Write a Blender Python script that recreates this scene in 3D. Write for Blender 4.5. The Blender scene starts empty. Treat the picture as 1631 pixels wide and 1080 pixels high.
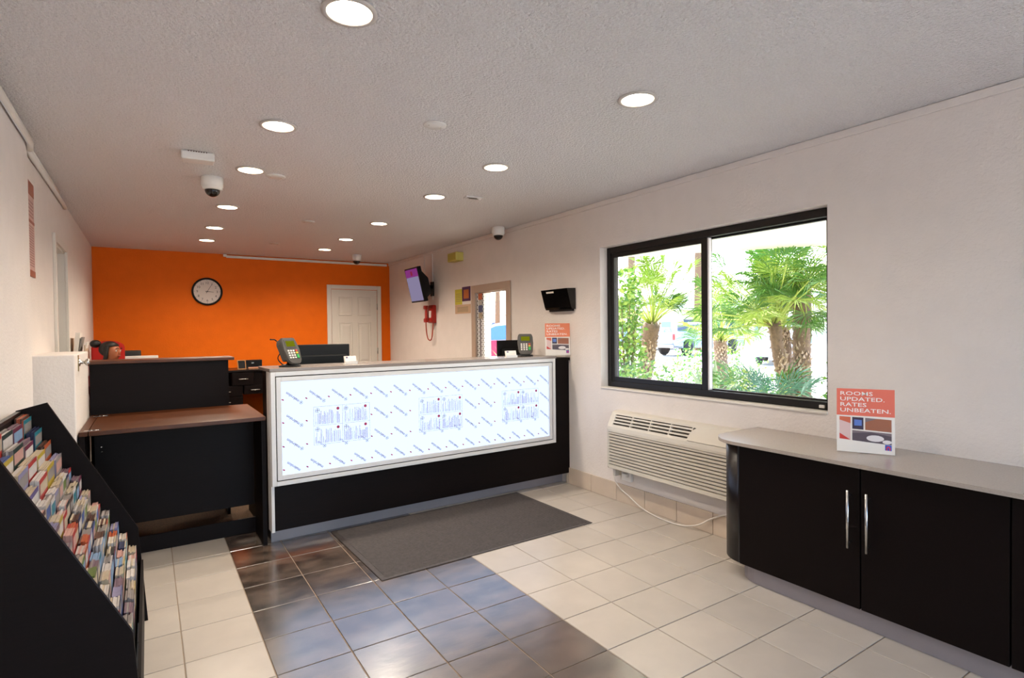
import bpy, bmesh, math, random
from mathutils import Vector, Matrix
random.seed(7)
S = bpy.context.scene
C = S.collection
PI = math.pi
R_ = math.radians

# ------------------------------------------------------------------ camera, world, sun, exposure
CAM = Vector((0, 0, 1.3834))
def cam_rot(y, p, r):
    cy, sy = math.cos(y), math.sin(y)
    f = Vector((sy*math.cos(p), cy*math.cos(p), math.sin(p)))
    rt = Vector((cy, -sy, 0)); up = rt.cross(f)
    a = math.cos(r)*rt + math.sin(r)*up
    b = -math.sin(r)*rt + math.cos(r)*up
    return Matrix((a, b, -f)).transposed()
cd = bpy.data.cameras.new('camera'); co = bpy.data.objects.new('camera', cd); C.objects.link(co)
cd.sensor_width = 36; cd.lens = 893.105/1631*36; cd.clip_start = 0.02; cd.clip_end = 300
co.matrix_world = Matrix.Translation(CAM) @ cam_rot(.5761, -.0155, -.0115).to_4x4()
S.camera = co
S.view_settings.view_transform = 'Standard'; S.view_settings.look = 'None'
S.view_settings.exposure = 1.72; S.view_settings.gamma = 1.0; S.view_settings.use_curve_mapping = False

w = bpy.data.worlds.new('sky'); S.world = w; w.use_nodes = True
nt = w.node_tree; nt.nodes.clear()
sky = nt.nodes.new('ShaderNodeTexSky'); sky.sky_type = 'NISHITA'; sky.sun_disc = False
sky.sun_elevation = R_(55); sky.sun_rotation = R_(20); sky.air_density = 1.0; sky.dust_density = 2.5; sky.ozone_density = 1.0
bg = nt.nodes.new('ShaderNodeBackground'); bg.inputs[1].default_value = 0.58
wo = nt.nodes.new('ShaderNodeOutputWorld')
nt.links.new(sky.outputs[0], bg.inputs[0]); nt.links.new(bg.outputs[0], wo.inputs[0])
sl = bpy.data.lights.new('sun', 'SUN'); sl.energy = 5.8; sl.angle = R_(0.6); sl.color = (1, .95, .86)
so = bpy.data.objects.new('sun', sl); C.objects.link(so)
so.rotation_euler = Vector((-.30, -.62, -.95)).to_track_quat('-Z', 'Y').to_euler()
LAMP_W = 28.0          # each recessed downlight
LAMP_COL = (1, .87, .72)

# ------------------------------------------------------------------ helpers
def lin(h):
    h = h.lstrip('#'); o = []
    for i in (0, 2, 4):
        c = int(h[i:i+2], 16)/255
        o.append(c/12.92 if c <= .04045 else ((c+.055)/1.055)**2.4)
    return o
MATS = {}
def mat(name, col, rough=.5, metal=0, var=0, vscale=8, bump=0, bscale=60, bdist=.01, spec=.5, ior=1.5, stretch=None, emit=0, rnd=0, detail=4, coat=0, trans=0):
    if name in MATS: return MATS[name]
    m = bpy.data.materials.new(name); m.use_nodes = True; MATS[name] = m
    t = m.node_tree; N = t.nodes; b = N['Principled BSDF']
    c = lin(col) if isinstance(col, str) else col
    b.inputs['Base Color'].default_value = (*c, 1); b.inputs['Roughness'].default_value = rough
    b.inputs['Metallic'].default_value = metal; b.inputs['Specular IOR Level'].default_value = spec; b.inputs['IOR'].default_value = ior
    b.inputs['Coat Weight'].default_value = coat; b.inputs['Coat Roughness'].default_value = .12
    if trans: b.inputs['Transmission Weight'].default_value = trans
    if emit:
        b.inputs['Emission Color'].default_value = (*c, 1); b.inputs['Emission Strength'].default_value = emit
    tc = N.new('ShaderNodeTexCoord'); mp = N.new('ShaderNodeMapping'); t.links.new(tc.outputs['Object'], mp.inputs[0])
    if stretch: mp.inputs['Scale'].default_value = stretch
    oi = None
    if rnd:
        oi = N.new('ShaderNodeObjectInfo')
        ad = N.new('ShaderNodeVectorMath'); ad.operation = 'SCALE'; ad.inputs[3].default_value = 37.0
        cb = N.new('ShaderNodeCombineXYZ')
        for i in range(3): t.links.new(oi.outputs['Random'], cb.inputs[i])
        t.links.new(cb.outputs[0], ad.inputs[0]); t.links.new(ad.outputs[0], mp.inputs['Location'])
    if var or rnd:
        nz = N.new('ShaderNodeTexNoise'); nz.inputs['Scale'].default_value = vscale; nz.inputs['Detail'].default_value = detail
        t.links.new(mp.outputs[0], nz.inputs[0])
        mr = N.new('ShaderNodeMapRange'); mr.inputs[1].default_value = .3; mr.inputs[2].default_value = .7
        mr.inputs[3].default_value = 1-var; mr.inputs[4].default_value = 1+var
        t.links.new(nz.outputs['Fac'], mr.inputs[0])
        src = mr.outputs[0]
        if rnd:
            m2 = N.new('ShaderNodeMapRange'); m2.inputs[3].default_value = 1-rnd; m2.inputs[4].default_value = 1+rnd
            t.links.new(oi.outputs['Random'], m2.inputs[0])
            mu = N.new('ShaderNodeMath'); mu.operation = 'MULTIPLY'
            t.links.new(src, mu.inputs[0]); t.links.new(m2.outputs[0], mu.inputs[1]); src = mu.outputs[0]
        vm = N.new('ShaderNodeVectorMath'); vm.operation = 'SCALE'; vm.inputs[0].default_value = c
        t.links.new(src, vm.inputs[3]); t.links.new(vm.outputs[0], b.inputs['Base Color'])
    if bump:
        nb = N.new('ShaderNodeTexNoise'); nb.inputs['Scale'].default_value = bscale; nb.inputs['Detail'].default_value = 3
        t.links.new(mp.outputs[0], nb.inputs[0])
        bp = N.new('ShaderNodeBump'); bp.inputs['Strength'].default_value = bump; bp.inputs['Distance'].default_value = bdist
        t.links.new(nb.outputs['Fac'], bp.inputs['Height']); t.links.new(bp.outputs[0], b.inputs['Normal'])
    return m
def emis(name, col, strength):
    if name in MATS: return MATS[name]
    m = bpy.data.materials.new(name); m.use_nodes = True; MATS[name] = m
    t = m.node_tree; t.nodes.clear()
    e = t.nodes.new('ShaderNodeEmission'); o = t.nodes.new('ShaderNodeOutputMaterial')
    e.inputs[0].default_value = (*(lin(col) if isinstance(col, str) else col), 1); e.inputs[1].default_value = strength
    t.links.new(e.outputs[0], o.inputs[0]); return m
def glassm(name, tint=(1, 1, 1), ior=1.45, rough=.02):
    m = bpy.data.materials.new(name); m.use_nodes = True; MATS[name] = m
    t = m.node_tree; t.nodes.clear(); N = t.nodes
    a = N.new('ShaderNodeBsdfTransparent'); a.inputs[0].default_value = (*tint, 1)
    g = N.new('ShaderNodeBsdfGlossy'); g.inputs['Roughness'].default_value = rough
    f = N.new('ShaderNodeFresnel'); ge = N.new('ShaderNodeNewGeometry'); mi = N.new('ShaderNodeMapRange')
    mi.inputs[3].default_value = ior; mi.inputs[4].default_value = 1/ior; t.links.new(ge.outputs['Backfacing'], mi.inputs[0]); t.links.new(mi.outputs[0], f.inputs[0])
    x = N.new('ShaderNodeMixShader'); o = N.new('ShaderNodeOutputMaterial')
    t.links.new(f.outputs[0], x.inputs[0]); t.links.new(a.outputs[0], x.inputs[1]); t.links.new(g.outputs[0], x.inputs[2]); t.links.new(x.outputs[0], o.inputs[0])
    return m

class MB:
    def __init__(s): s.b = bmesh.new()
    def _mi(s, faces, mi, smooth=False):
        for f in faces: f.material_index = mi; f.smooth = smooth
    def box(s, x0, x1, y0, y1, z0, z1, mi=0, bev=0, M=None):
        v = [s.b.verts.new((x, y, z)) for x in (x0, x1) for y in (y0, y1) for z in (z0, z1)]
        F = [(0,1,3,2),(4,6,7,5),(0,4,5,1),(2,3,7,6),(0,2,6,4),(1,5,7,3)]
        fs = [s.b.faces.new([v[i] for i in f]) for f in F]; s._mi(fs, mi)
        if bev:
            es = list({e for f in fs for e in f.edges})
            r = bmesh.ops.bevel(s.b, geom=es, offset=bev, segments=2, affect='EDGES', profile=.5)
            s._mi(r['faces'], mi); v = list({q for f in r['faces'] for q in f.verts} | {q for q in v if q.is_valid})
        if M is not None: bmesh.ops.transform(s.b, matrix=M, verts=[q for q in v if q.is_valid])
        return s
    def prism(s, pts, fn, a0, a1, mi=0, smooth=False, M=None):
        # pts: 2-D outline, fn(p, a) -> 3-D point
        A = [s.b.verts.new(fn(p, a0)) for p in pts]; B = [s.b.verts.new(fn(p, a1)) for p in pts]; n = len(pts)
        fs = [s.b.faces.new((A[i], A[(i+1) % n], B[(i+1) % n], B[i])) for i in range(n)]
        s._mi(fs, mi, smooth)
        s._mi([s.b.faces.new(A[::-1]), s.b.faces.new(B)], mi)
        if M is not None: bmesh.ops.transform(s.b, matrix=M, verts=A+B)
        return s
    def lathe(s, prof, n=24, mi=0, M=None, smooth=True, cap=True):
        rings = []
        for r, z in prof:
            rings.append([s.b.verts.new((r*math.cos(2*PI*i/n), r*math.sin(2*PI*i/n), z)) for i in range(n)])
        fs = []
        for a, b in zip(rings, rings[1:]):
            for i in range(n): fs.append(s.b.faces.new((a[i], a[(i+1) % n], b[(i+1) % n], b[i])))
        s._mi(fs, mi, smooth)
        if cap:
            s._mi([s.b.faces.new(rings[0][::-1]), s.b.faces.new(rings[-1])], mi)
        if M is not None: bmesh.ops.transform(s.b, matrix=M, verts=[v for r in rings for v in r])
        return s
    def tube(s, path, r, n=8, mi=0, closed=False):
        P = [Vector(p) for p in path]; rings = []
        rr = r if isinstance(r, (list, tuple)) else [r]*len(P)
        up = Vector((0, 0, 1))
        for i, p in enumerate(P):
            d = (P[min(i+1, len(P)-1)] - P[max(i-1, 0)]).normalized()
            a = d.cross(up if abs(d.z) < .95 else Vector((1, 0, 0))).normalized(); b = d.cross(a)
            rings.append([s.b.verts.new(p + rr[i]*(math.cos(2*PI*k/n)*a + math.sin(2*PI*k/n)*b)) for k in range(n)])
        fs = []
        for a, b in zip(rings, rings[1:]):
            for k in range(n): fs.append(s.b.faces.new((a[k], a[(k+1) % n], b[(k+1) % n], b[k])))
        s._mi(fs, mi, True)
        s._mi([s.b.faces.new(rings[0][::-1]), s.b.faces.new(rings[-1])], mi)
        return s
    def poly(s, pts, mi=0):
        s._mi([s.b.faces.new([s.b.verts.new(p) for p in pts])], mi); return s
    def sphere(s, c, r, mi=0, sc=(1, 1, 1), u=16, v=10):
        M = Matrix.Translation(c) @ Matrix.Diagonal((*sc, 1))
        r_ = bmesh.ops.create_uvsphere(s.b, u_segments=u, v_segments=v, radius=r, matrix=M)
        s._mi({f for q in r_['verts'] for f in q.link_faces}, mi, True); return s
    def mesh(s, name, mats):
        bmesh.ops.recalc_face_normals(s.b, faces=s.b.faces)
        me = bpy.data.meshes.new(name); s.b.to_mesh(me); s.b.free()
        for m in (mats if isinstance(mats, (list, tuple)) else [mats]): me.materials.append(m)
        return me
    def build(s, name, mats, parent=None, loc=(0, 0, 0), rot=(0, 0, 0), kind=None, label=None):
        return ob(name, s.mesh(name, mats), parent, loc, rot, kind, label)
def ob(name, data, parent=None, loc=(0, 0, 0), rot=(0, 0, 0), kind=None, label=None):
    o = bpy.data.objects.new(name, data); C.objects.link(o); o.location = loc; o.rotation_euler = rot
    if parent: o.parent = parent
    if kind: o['kind'] = kind
    if label: o['label'] = label
    return o
def thing(name, label, cat, loc=(0, 0, 0), rotz=0, group=None, rot=None):
    o = ob(name, None, None, loc, rot or (0, 0, rotz)); o.empty_display_size = .05
    return tag(o, label, cat, group)
def tag(o, label, cat, group=None):
    o['label'] = label; o['category'] = cat
    if group: o['group'] = group
    return o
def struct(name, label, loc=(0, 0, 0), rotz=0, data=None):
    o = ob(name, data, None, loc, (0, 0, rotz)); o['kind'] = 'structure'; o['label'] = label; return o
TXT = {}
def text_mesh(s, size, sx=1.0, align='LEFT', ext=0.0, bold=0.0):
    k = (s, size, sx, align, bold)
    if k in TXT: return TXT[k]
    cu = bpy.data.curves.new('t', 'FONT'); cu.body = s; cu.size = size; cu.align_x = align; cu.extrude = ext; cu.offset = bold; cu.resolution_u = 2
    o = bpy.data.objects.new('t', cu); C.objects.link(o)
    dg = bpy.context.evaluated_depsgraph_get(); dg.update()
    me = bpy.data.meshes.new_from_object(o.evaluated_get(dg))
    bpy.data.objects.remove(o)
    for v in me.vertices: v.co.x *= sx
    TXT[k] = me; return me
def add_text(mb, s, size, M, mi=0, sx=1.0, align='LEFT', bold=0.0):
    me = text_mesh(s, size, sx, align, 0.0, bold).copy(); me.transform(M)
    n0 = len(mb.b.faces); mb.b.from_mesh(me); mb.b.faces.ensure_lookup_table()
    for f in mb.b.faces[n0:]: f.material_index = mi
    bpy.data.meshes.remove(me)
def M3(xa, ya, za, o): 
    m = Matrix((xa, ya, za)).transposed().to_4x4(); m.translation = o; return m

RX = -.492
XW, XL, XN, YB, CH, YR = 3.164, -.543, -.513, 8.346, 2.44, -2.2
YJ = 3.86

# ------------------------------------------------------------------ materials
m_wall = mat('wall_paint', '#E3DAD3', .7, bump=.25, bscale=70, var=.02)
m_wallo = mat('orange_paint', '#E86A00', .6, spec=.2, bump=.22, bscale=70, var=.03)
m_ceil = mat('popcorn_ceiling', '#F6F3F1', .33, bump=1.0, bscale=90, bdist=.026, var=.06, vscale=100, spec=.6)
m_grout = mat('grout', '#9A8A78', .9)
m_tileL = mat('beige_tile', '#B9AFA3', .32, var=.05, vscale=7, rnd=.035, bump=.02, bscale=30, detail=7)
m_tileD = mat('slate_tile', '#4E4036', .24, var=.8, vscale=7.5, rnd=.12, bump=.05, bscale=14, detail=9, ior=3.0, stretch=(1, 1.6, 1))
m_tileB = mat('base_tile', '#CBB9A6', .45, var=.06, vscale=7, rnd=.05)
m_esp = mat('espresso_laminate', '#0F0706', .5, var=.25, vscale=10, stretch=(1, 12, 12), spec=.12)
m_esp2 = mat('espresso_gloss', '#150D0A', .3, var=.2, vscale=10, stretch=(3, 14, 3), spec=.3)
m_littop = mat('lit_top_laminate', '#4A2408', .4, var=.25, vscale=9, stretch=(1, 14, 1), spec=.35)  # same laminate as the dark panels, browned for lamp light on the tops
m_slab = mat('grey_solid_surface', '#857A73', .25, var=.05, vscale=160)
m_slab2 = mat('taupe_solid_surface', '#A89C92', .2, var=.05, vscale=160)
m_alu = mat('brushed_aluminium', '#DAD7D5', .42, metal=.1, var=.04, vscale=30, stretch=(1, 40, 40))
m_toe = mat('grey_toe_laminate', '#948B8D', .42, metal=.2, var=.04)
m_chrome = mat('chrome', '#C9C7C3', .25, metal=1)
m_white = mat('white_plastic', '#E4E0DA', .4)
m_whitep = mat('white_paint', '#DDD6CC', .5, bump=.05, bscale=50)
m_blackp = mat('black_plastic', '#0B0B0C', .45, spec=.25)
m_blackg = mat('black_gloss', '#0E0D0D', .1)
m_bronze = mat('dark_bronze_frame', '#1E1B19', .4, metal=.4)
m_tan = mat('tan_trim_paint', '#B09A88', .5)
m_ac = mat('almond_plastic', '#CFC8BB', .45)
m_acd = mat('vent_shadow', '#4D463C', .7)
m_glass = glassm('window_glass')
m_red = mat('red_phone_plastic', '#A81C0B', .3)
m_carpet = mat('brown_carpet', '#46301A', .95, var=.5, vscale=120, bump=.5, bscale=200)
m_ink = mat('ink', '#2A2523', .6)
m_paper = mat('paper', '#E9E1D8', .7)

# ------------------------------------------------------------------ room shell
T, OX, OY = .307, .1047, .5657
mb = MB(); mb.box(XL-.2, XW+.2, YR-.2, YB+.2, -.05, -.004)
floor = struct('floor', 'lobby floor of beige square tiles with a dark slate strip', data=mb.mesh('floor', m_grout))
def tile_mesh(nm, m, a, b, h, bev):
    q = MB(); q.box(-a/2, a/2, -b/2, b/2, -h, 0)
    top = [e for e in q.b.edges if all(abs(v.co.z) < 1e-6 for v in e.verts)]
    bmesh.ops.bevel(q.b, geom=top, offset=bev, segments=1, affect='EDGES'); return q.mesh(nm, m)
tL, tD = tile_mesh('tile', m_tileL, T-.005, T-.005, .006, .0015), tile_mesh('tile', m_tileD, T-.005, T-.005, .006, .0015)
for i in range(-2, 10):
    for j in range(-8, 12):
        o = ob('tile', tD if 1 <= i <= 4 else tL, floor, (OX+(i+.5)*T, OY+(j+.5)*T, random.uniform(-.0006, .0003)))
        if not 1 <= i <= 4: o.rotation_euler.z = random.choice((0, PI))
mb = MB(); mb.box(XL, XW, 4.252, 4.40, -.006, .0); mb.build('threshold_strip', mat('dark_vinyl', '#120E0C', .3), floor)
mb = MB(); mb.box(XL, XW, 4.40, YB, -.006, .002); mb.build('carpet', m_carpet, floor)

def wall_with_holes(axis_pts, x0, x1, holes, z1=CH+.1, fn=None):
    """wall along an axis from a0 to a1, holes (a0,a1,z0,z1)"""
    mb = MB(); a0, a1 = axis_pts; hs = sorted(holes); cur = a0
    for h in hs:
        mb.box(*fn(cur, h[0]), 0-.05, z1); mb.box(*fn(h[0], h[1]), -.05, h[2]); mb.box(*fn(h[0], h[1]), h[3], z1); cur = h[1]
    mb.box(*fn(cur, a1), -.05, z1)
    bmesh.ops.remove_doubles(mb.b, verts=mb.b.verts, dist=1e-5)
    return mb
W1 = (1.655, 3.515, .905, 2.062); W2 = (4.95, 5.63, 1.06, 1.826)
mb = wall_with_holes((YR-.2, YB+.2), 0, 0, [W1, W2], fn=lambda a, b: (XW, XW+.2, a, b))
struct('wall_right', 'off-white textured wall with the big window', data=mb.mesh('wall_right', m_wall))
D2 = (5.06, 5.69, .0, 2.045)
mb = wall_with_holes((YJ, YB+.2), 0, 0, [D2], fn=lambda a, b: (XL-.2, XL, a, b))
mb.box(XL-.2, XN, YR-.2, YJ, -.05, CH+.1)
struct('wall_left', 'off-white left wall with a small jog', data=mb.mesh('wall_left', m_wall))
mb = MB(); mb.box(XL-.2, XW+.2, YB, YB+.2, -.05, CH+.1)
struct('wall_back', 'bright orange accent wall', data=mb.mesh('wall_back', m_wallo))
D3 = (-.35, 3.05, 0, 2.3)
mb = wall_with_holes((XL-.2, XW+.2), 0, 0, [D3], fn=lambda a, b: (a, b, YR-.2, YR))
struct('wall_front', 'off-white wall with the widened glass entrance behind the viewer', data=mb.mesh('wall_front', m_wall))
# ceiling with round holes for the recessed lights
LIGHTS = [(.577, y) for y in (1.848, 3.051, 3.963, 5.21, 6.29, 7.176)] + [(1.907, y) for y in (1.853, 3.102, 4.024, 5.285, 6.375, 7.28)]
mb = MB()
def rect(x0, x1, y0, y1): mb.poly([(x0, y0, CH), (x1, y0, CH), (x1, y1, CH), (x0, y1, CH)])
h = .13; xs = [XL-.2, .577-h, .577+h, 1.907-h, 1.907+h, XW+.2]
for k in (0, 2, 4): rect(xs[k], xs[k+1], YR-.2, YB+.2)
for lx in (.577, 1.907):
    cur = YR-.2
    for (x, y) in [l for l in LIGHTS if l[0] == lx]:
        rect(lx-h, lx+h, cur, y-h); cur = y+h
        n = 32; inn = []; out = []
        for i in range(n):
            a = 2*PI*i/n; c_, s_ = math.cos(a), math.sin(a); k = h/max(abs(c_), abs(s_))
            inn.append(mb.b.verts.new((lx+.078*c_, y+.078*s_, CH))); out.append(mb.b.verts.new((lx+k*c_, y+k*s_, CH)))
        for i in range(n): mb.b.faces.new((inn[i], inn[(i+1) % n], out[(i+1) % n], out[i]))
    rect(lx-h, lx+h, cur, YB+.2)
ceil = struct('ceiling', 'popcorn textured ceiling with recessed lights', data=mb.mesh('ceiling', m_ceil))
mb = MB(); mb.box(XL-.4, XW+.4, YR-.4, YB+.4, CH+.2, CH+.4); mb.build('roof_deck', m_wall, ceil)

# base tiles along the right wall
mb = MB(); mb.box(XW-.004, XW+.001, YR, 3.98, 0, .143)
bb = struct('baseboard_right', 'row of beige base tiles along the window wall', data=mb.mesh('baseboard_right', m_grout))
q = MB(); q.box(-.006, .006, -T/2+.002, T/2-.002, .001, .145, bev=.0015); bm_ = q.mesh('tile', m_tileB)
for j in range(-8, 11): ob('tile', bm_, bb, (XW-.008, OY+(j+.5)*T, 0))
q = MB(); q.box(-.006, .006, -.0, .027, .001, .145); q.build('tile', m_tileB, bb, (XW-.008, OY+11*T+.003, 0))
# ceiling raceway trims
mb = MB(); mb.box(XW-.016, XW, YR, YB, CH-.042, CH-.002, bev=.004)
struct('trim_1', 'painted raceway along the top of the window wall', data=mb.mesh('trim_1', m_wall))
mb = MB(); mb.box(.895, 3.12, YB-.02, YB, 2.392, 2.424, bev=.004); mb.box(.86, .9, YB-.03, YB, 2.405, 2.436)
struct('trim_2', 'white cable raceway above the orange wall', data=mb.mesh('trim_2', m_white))
# conduits under the left ceiling edge
mb = MB()
mb.tube([(XN+.012, YR+.02, 2.415), (XN+.012, YJ-.05, 2.415), (XN+.016, YJ-.005, 2.40)], .012)
mb.tube([(XN+.02, YR+.02, 2.385), (XN+.02, YJ-.05, 2.385), (XN+.012, YJ-.003, 2.36)], .014)
mb.tube([(XL+.014, YJ+.02, 2.42), (XL+.014, 5.0, 2.42), (XL+.014, 5.25, 2.425)], .012)
mb.tube([(XL+.016, YJ+.02, 2.388), (XL+.016, 5.5, 2.395), (XL+.016, 5.62, 2.385)], .014)
struct('trim_3', 'painted pipes along the top of the left wall', data=mb.mesh('trim_3', m_whitep))

# ------------------------------------------------------------------ big sliding window
win = struct('window_1', 'wide dark framed sliding window', (3.24, W1[0], W1[2]))
Lw, Hw = W1[1]-W1[0], W1[3]-W1[2]
def frame_box(y0, y1, z0, z1, x0, x1, l, r, b, t, mi=0):
    q = MB(); q.box(x0, x1, y0, y0+r, z0, z1, mi, .003); q.box(x0, x1, y1-l, y1, z0, z1, mi, .003)
    q.box(x0, x1, y0+r, y1-l, z0, z0+b, mi, .003); q.box(x0, x1, y0+r, y1-l, z1-t, z1, mi, .003); return q
frame_box(.002, Lw-.002, .002, Hw-.002, 0, .09, .042, .042, .045, .05).build('frame', m_bronze, win)
ym = .89
sash = frame_box(ym-.028, Lw-.042, .045, Hw-.052, .008, .036, .034, .05, .04, .036).build('sash', m_bronze, win, label='sliding sash in front of the fixed pane')
q = MB(); q.box(.018, .022, ym+.02, Lw-.075, .083, Hw-.086); q.build('pane', m_glass, sash)
fix = frame_box(.04, ym+.01, .045, Hw-.052, .045, .075, .03, .03, .012, .012).build('fixed_frame', m_bronze, win)
q = MB(); q.box(.058, .062, .068, ym-.018, .055, Hw-.062); q.build('pane', m_glass, fix)
q = MB(); q.box(.01, .04, ym-.042, ym-.029, .05, Hw-.055, bev=.002); q.build('sash_stop', m_alu, win, label='pale metal strip on the meeting rail')
q = MB(); q.box(-.012, .004, .055, .085, .012, .03, bev=.003); q.build('latch', m_white, win)
q = MB(); q.box(-.085, .0, 0, Lw, -.012, .001, bev=.003); q.build('sill', m_whitep, win)

# ------------------------------------------------------------------ small office window
w2 = struct('window_2', 'small tan framed window in the far part of the right wall', (XW, W2[0], W2[2]))
L2, H2 = W2[1]-W2[0], W2[3]-W2[2]
q = MB(); c = .075
q.box(-.018, .0, -c, .012, -c, H2+c, 0, .004); q.box(-.018, .0, L2-.012, L2+c, -c, H2+c, 0, .004)
q.box(-.018, .0, .012, L2-.012, H2-.012, H2+c, 0, .004); q.box(-.03, .0, .012, L2-.012, -c, .004, 0, .004)
q.build('casing', m_tan, w2)
frame_box(.0, L2, 0, H2, .015, .06, .012, .02, .02, .02).build('frame', m_tan, w2)
q = MB(); q.box(.05, .054, .02, L2-.012, .02, H2-.02); q.build('pane', m_glass, w2)
m_perf = mat('perforated_steel', '#E6E6E6', .5)
t_ = m_perf.node_tree; tc_ = t_.nodes.new('ShaderNodeTexCoord'); mp_ = t_.nodes.new('ShaderNodeMapping'); mp_.inputs['Rotation'].default_value = (R_(45), 0, 0)
mp_.inputs['Scale'].default_value = (0, 30, 30)
vo_ = t_.nodes.new('ShaderNodeTexVoronoi'); vo_.inputs['Randomness'].default_value = 0; vo_.inputs['Scale'].default_value = 1
rp_ = t_.nodes.new('ShaderNodeValToRGB'); rp_.color_ramp.elements[0].position = .24; rp_.color_ramp.elements[0].color = (.02, .02, .02, 1); rp_.color_ramp.elements[1].position = .28; rp_.color_ramp.elements[1].color = (.8, .8, .8, 1)
t_.links.new(tc_.outputs['Object'], mp_.inputs[0]); t_.links.new(mp_.outputs[0], vo_.inputs[0]); t_.links.new(vo_.outputs['Distance'], rp_.inputs[0]); t_.links.new(rp_.outputs[0], t_.nodes['Principled BSDF'].inputs['Base Color'])
scr = thing('security_screen', 'white perforated metal security screen at the left of the small window', 'screen', (XW+.016, 5.47, 1.062))
q = MB(); q.box(0, .005, .096, .157, 0, .76); q.build('perforated_sheet', m_perf, scr)
q = MB(); q.box(0, .005, .004, .064, 0, .76); q.build('perforated_sheet', m_perf, scr)
q = MB(); q.box(-.004, .010, .062, .098, 0, .76, bev=.002); q.build('post', mat('screen_post', '#8D8B90', .5, metal=.4), scr)
st = thing('sticker_strip', 'strip of small coloured picture cards at the top of the perforated screen', 'sign', (XW+.004, 5.50, 1.52))
for k, (c_, z0, z1) in enumerate((('#B5623F', .215, .285), ('#B8B4AA', .155, .205), ('#4A5575', .075, .15), ('#A79780', .0, .065))):
    q = MB(); q.box(0, .003, -.012, .072, z0, z1); q.build('card', mat('sticker_%d' % k, c_, .5, var=.3, vscale=40), st)

# ------------------------------------------------------------------ doors
def six_panel(name, label, loc, rotz, wd, ht, casing=.06, hinges=True):
    r = struct(name, label, loc, rotz)       # local x across, -y faces the room, z up
    q = MB()
    q.box(-casing, 0, -.022, 0, 0, ht+casing, 0, .004); q.box(wd, wd+casing, -.022, 0, 0, ht+casing, 0, .004); q.box(0, wd, -.022, 0, ht, ht+casing, 0, .004)
    q.build('casing', m_whitep, r)
    q = MB(); q.box(.006, wd-.006, -.010, .03, .01, ht-.006); leaf = q.build('leaf', m_whitep, r)
    st, mid = .115, .10; pw = (wd-2*st-mid)/2
    for z0, z1 in ((.2, .78), (.93, 1.52), (1.64, 1.9)):
        for x0 in (st, st+pw+mid):
            q = MB(); x1 = x0+pw
            def ring(a, y): return [q.b.verts.new(p) for p in ((x0+a, y, z0+a), (x1-a, y, z0+a), (x1-a, y, z1-a), (x0+a, y, z1-a))]
            R0, R1, R2, R3 = ring(-.012, -.0105), ring(0, -.018), ring(.012, -.0108), ring(.045, -.019)
            for A, B in ((R0, R1), (R1, R2), (R2, R3)):
                for i in range(4): q.b.faces.new((A[i], A[(i+1) % 4], B[(i+1) % 4], B[i]))
            q.b.faces.new(R3); q.build('panel', m_whitep, leaf)
    if hinges:
        for z in (.25, 1.05, 1.72):
            q = MB(); q.tube([(wd-.004, -.02, z), (wd-.004, -.02, z+.09)], .008); q.build('hinge', m_chrome, r)
    q = MB(); q.lathe([(.026, 0), (.026, .006), (.01, .012), (.01, .035), (.027, .045), (.03, .06), (.018, .072)], 16, M=Matrix.Translation((.06, -.010, .95)) @ Matrix.Rotation(PI/2, 4, 'X')); q.build('knob', m_chrome, r)
    return r
six_panel('door_1', 'closed white panelled door in the orange wall', (2.263, YB, 0), 0, .695, 2.022)
d2 = struct('door_2', 'white framed doorway in the left wall', (XL, D2[0], 0), 0)
q = MB(); wd = D2[1]-D2[0]
q.box(0, .018, -.055, .0, 0, 2.1, 0, .003); q.box(0, .018, wd, wd+.055, 0, 2.1, 0, .003); q.box(0, .018, 0, wd, 2.045, 2.1, 0, .003)
q.box(-.2, .0, -.001, .012, 0, 2.045); q.box(-.2, .0, wd-.012, wd+.001, 0, 2.045); q.box(-.2, 0, .012, wd-.012, 2.03, 2.046); q.build('casing', m_whitep, d2)
q = MB(); q.box(-.17, -.13, .014, wd-.014, .01, 2.028); lf = q.build('leaf', mat('grey_door_paint', '#C2BEB8', .5), d2)
# unseen glass entrance behind the viewer, widened to add daylight on the ceiling
d3 = struct('door_3', 'unseen entrance doors behind the viewer, glazing widened to add daylight', (D3[0], YR-.1, 0))
for k in range(3):
    x0 = k*1.13; x1 = x0+1.13
    q = MB()
    for b in ((x0, x0+.05, 0, 2.3), (x1-.05, x1, 0, 2.3), (x0+.05, x1-.05, 0, .10), (x0+.05, x1-.05, 2.22, 2.3)): q.box(b[0]+.003, b[1]-.003, -.025, .025, b[2], b[3])
    lf = q.build('leaf', m_bronze, d3); q = MB(); q.box(x0+.05, x1-.05, -.003, .003, .10, 2.22); q.build('pane', m_glass, lf)

# ------------------------------------------------------------------ recessed lights
m_trim = mat('light_trim', '#CFC6BE', .5); m_cup = mat('light_reflector', '#F3E6CC', .35)
m_bulb = emis('lamp_bulb', (1, .9, .74), 14)
q = MB(); q.lathe([(.0775, .0), (.090, -.001), (.0905, -.006), (.074, -.008), (.072, -.002), (.0775, .0)], 40, cap=False); lt1 = q.mesh('trim_ring', m_trim)
q = MB(); q.lathe([(.0735, -.004), (.068, .05), (.06, .105)], 40, cap=False); q.poly([(.06*math.cos(2*PI*i/40), .06*math.sin(2*PI*i/40), .105) for i in range(40)]); lt2 = q.mesh('reflector', m_cup)
q = MB(); q.lathe([(.02, .10), (.034, .085), (.05, .05), (.052, .035), (.044, .026), (.02, .022)], 24); lt3 = q.mesh('bulb', m_bulb)
ORD = ['nearest', 'second', 'third', 'fourth', 'fifth', 'farthest']
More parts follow.
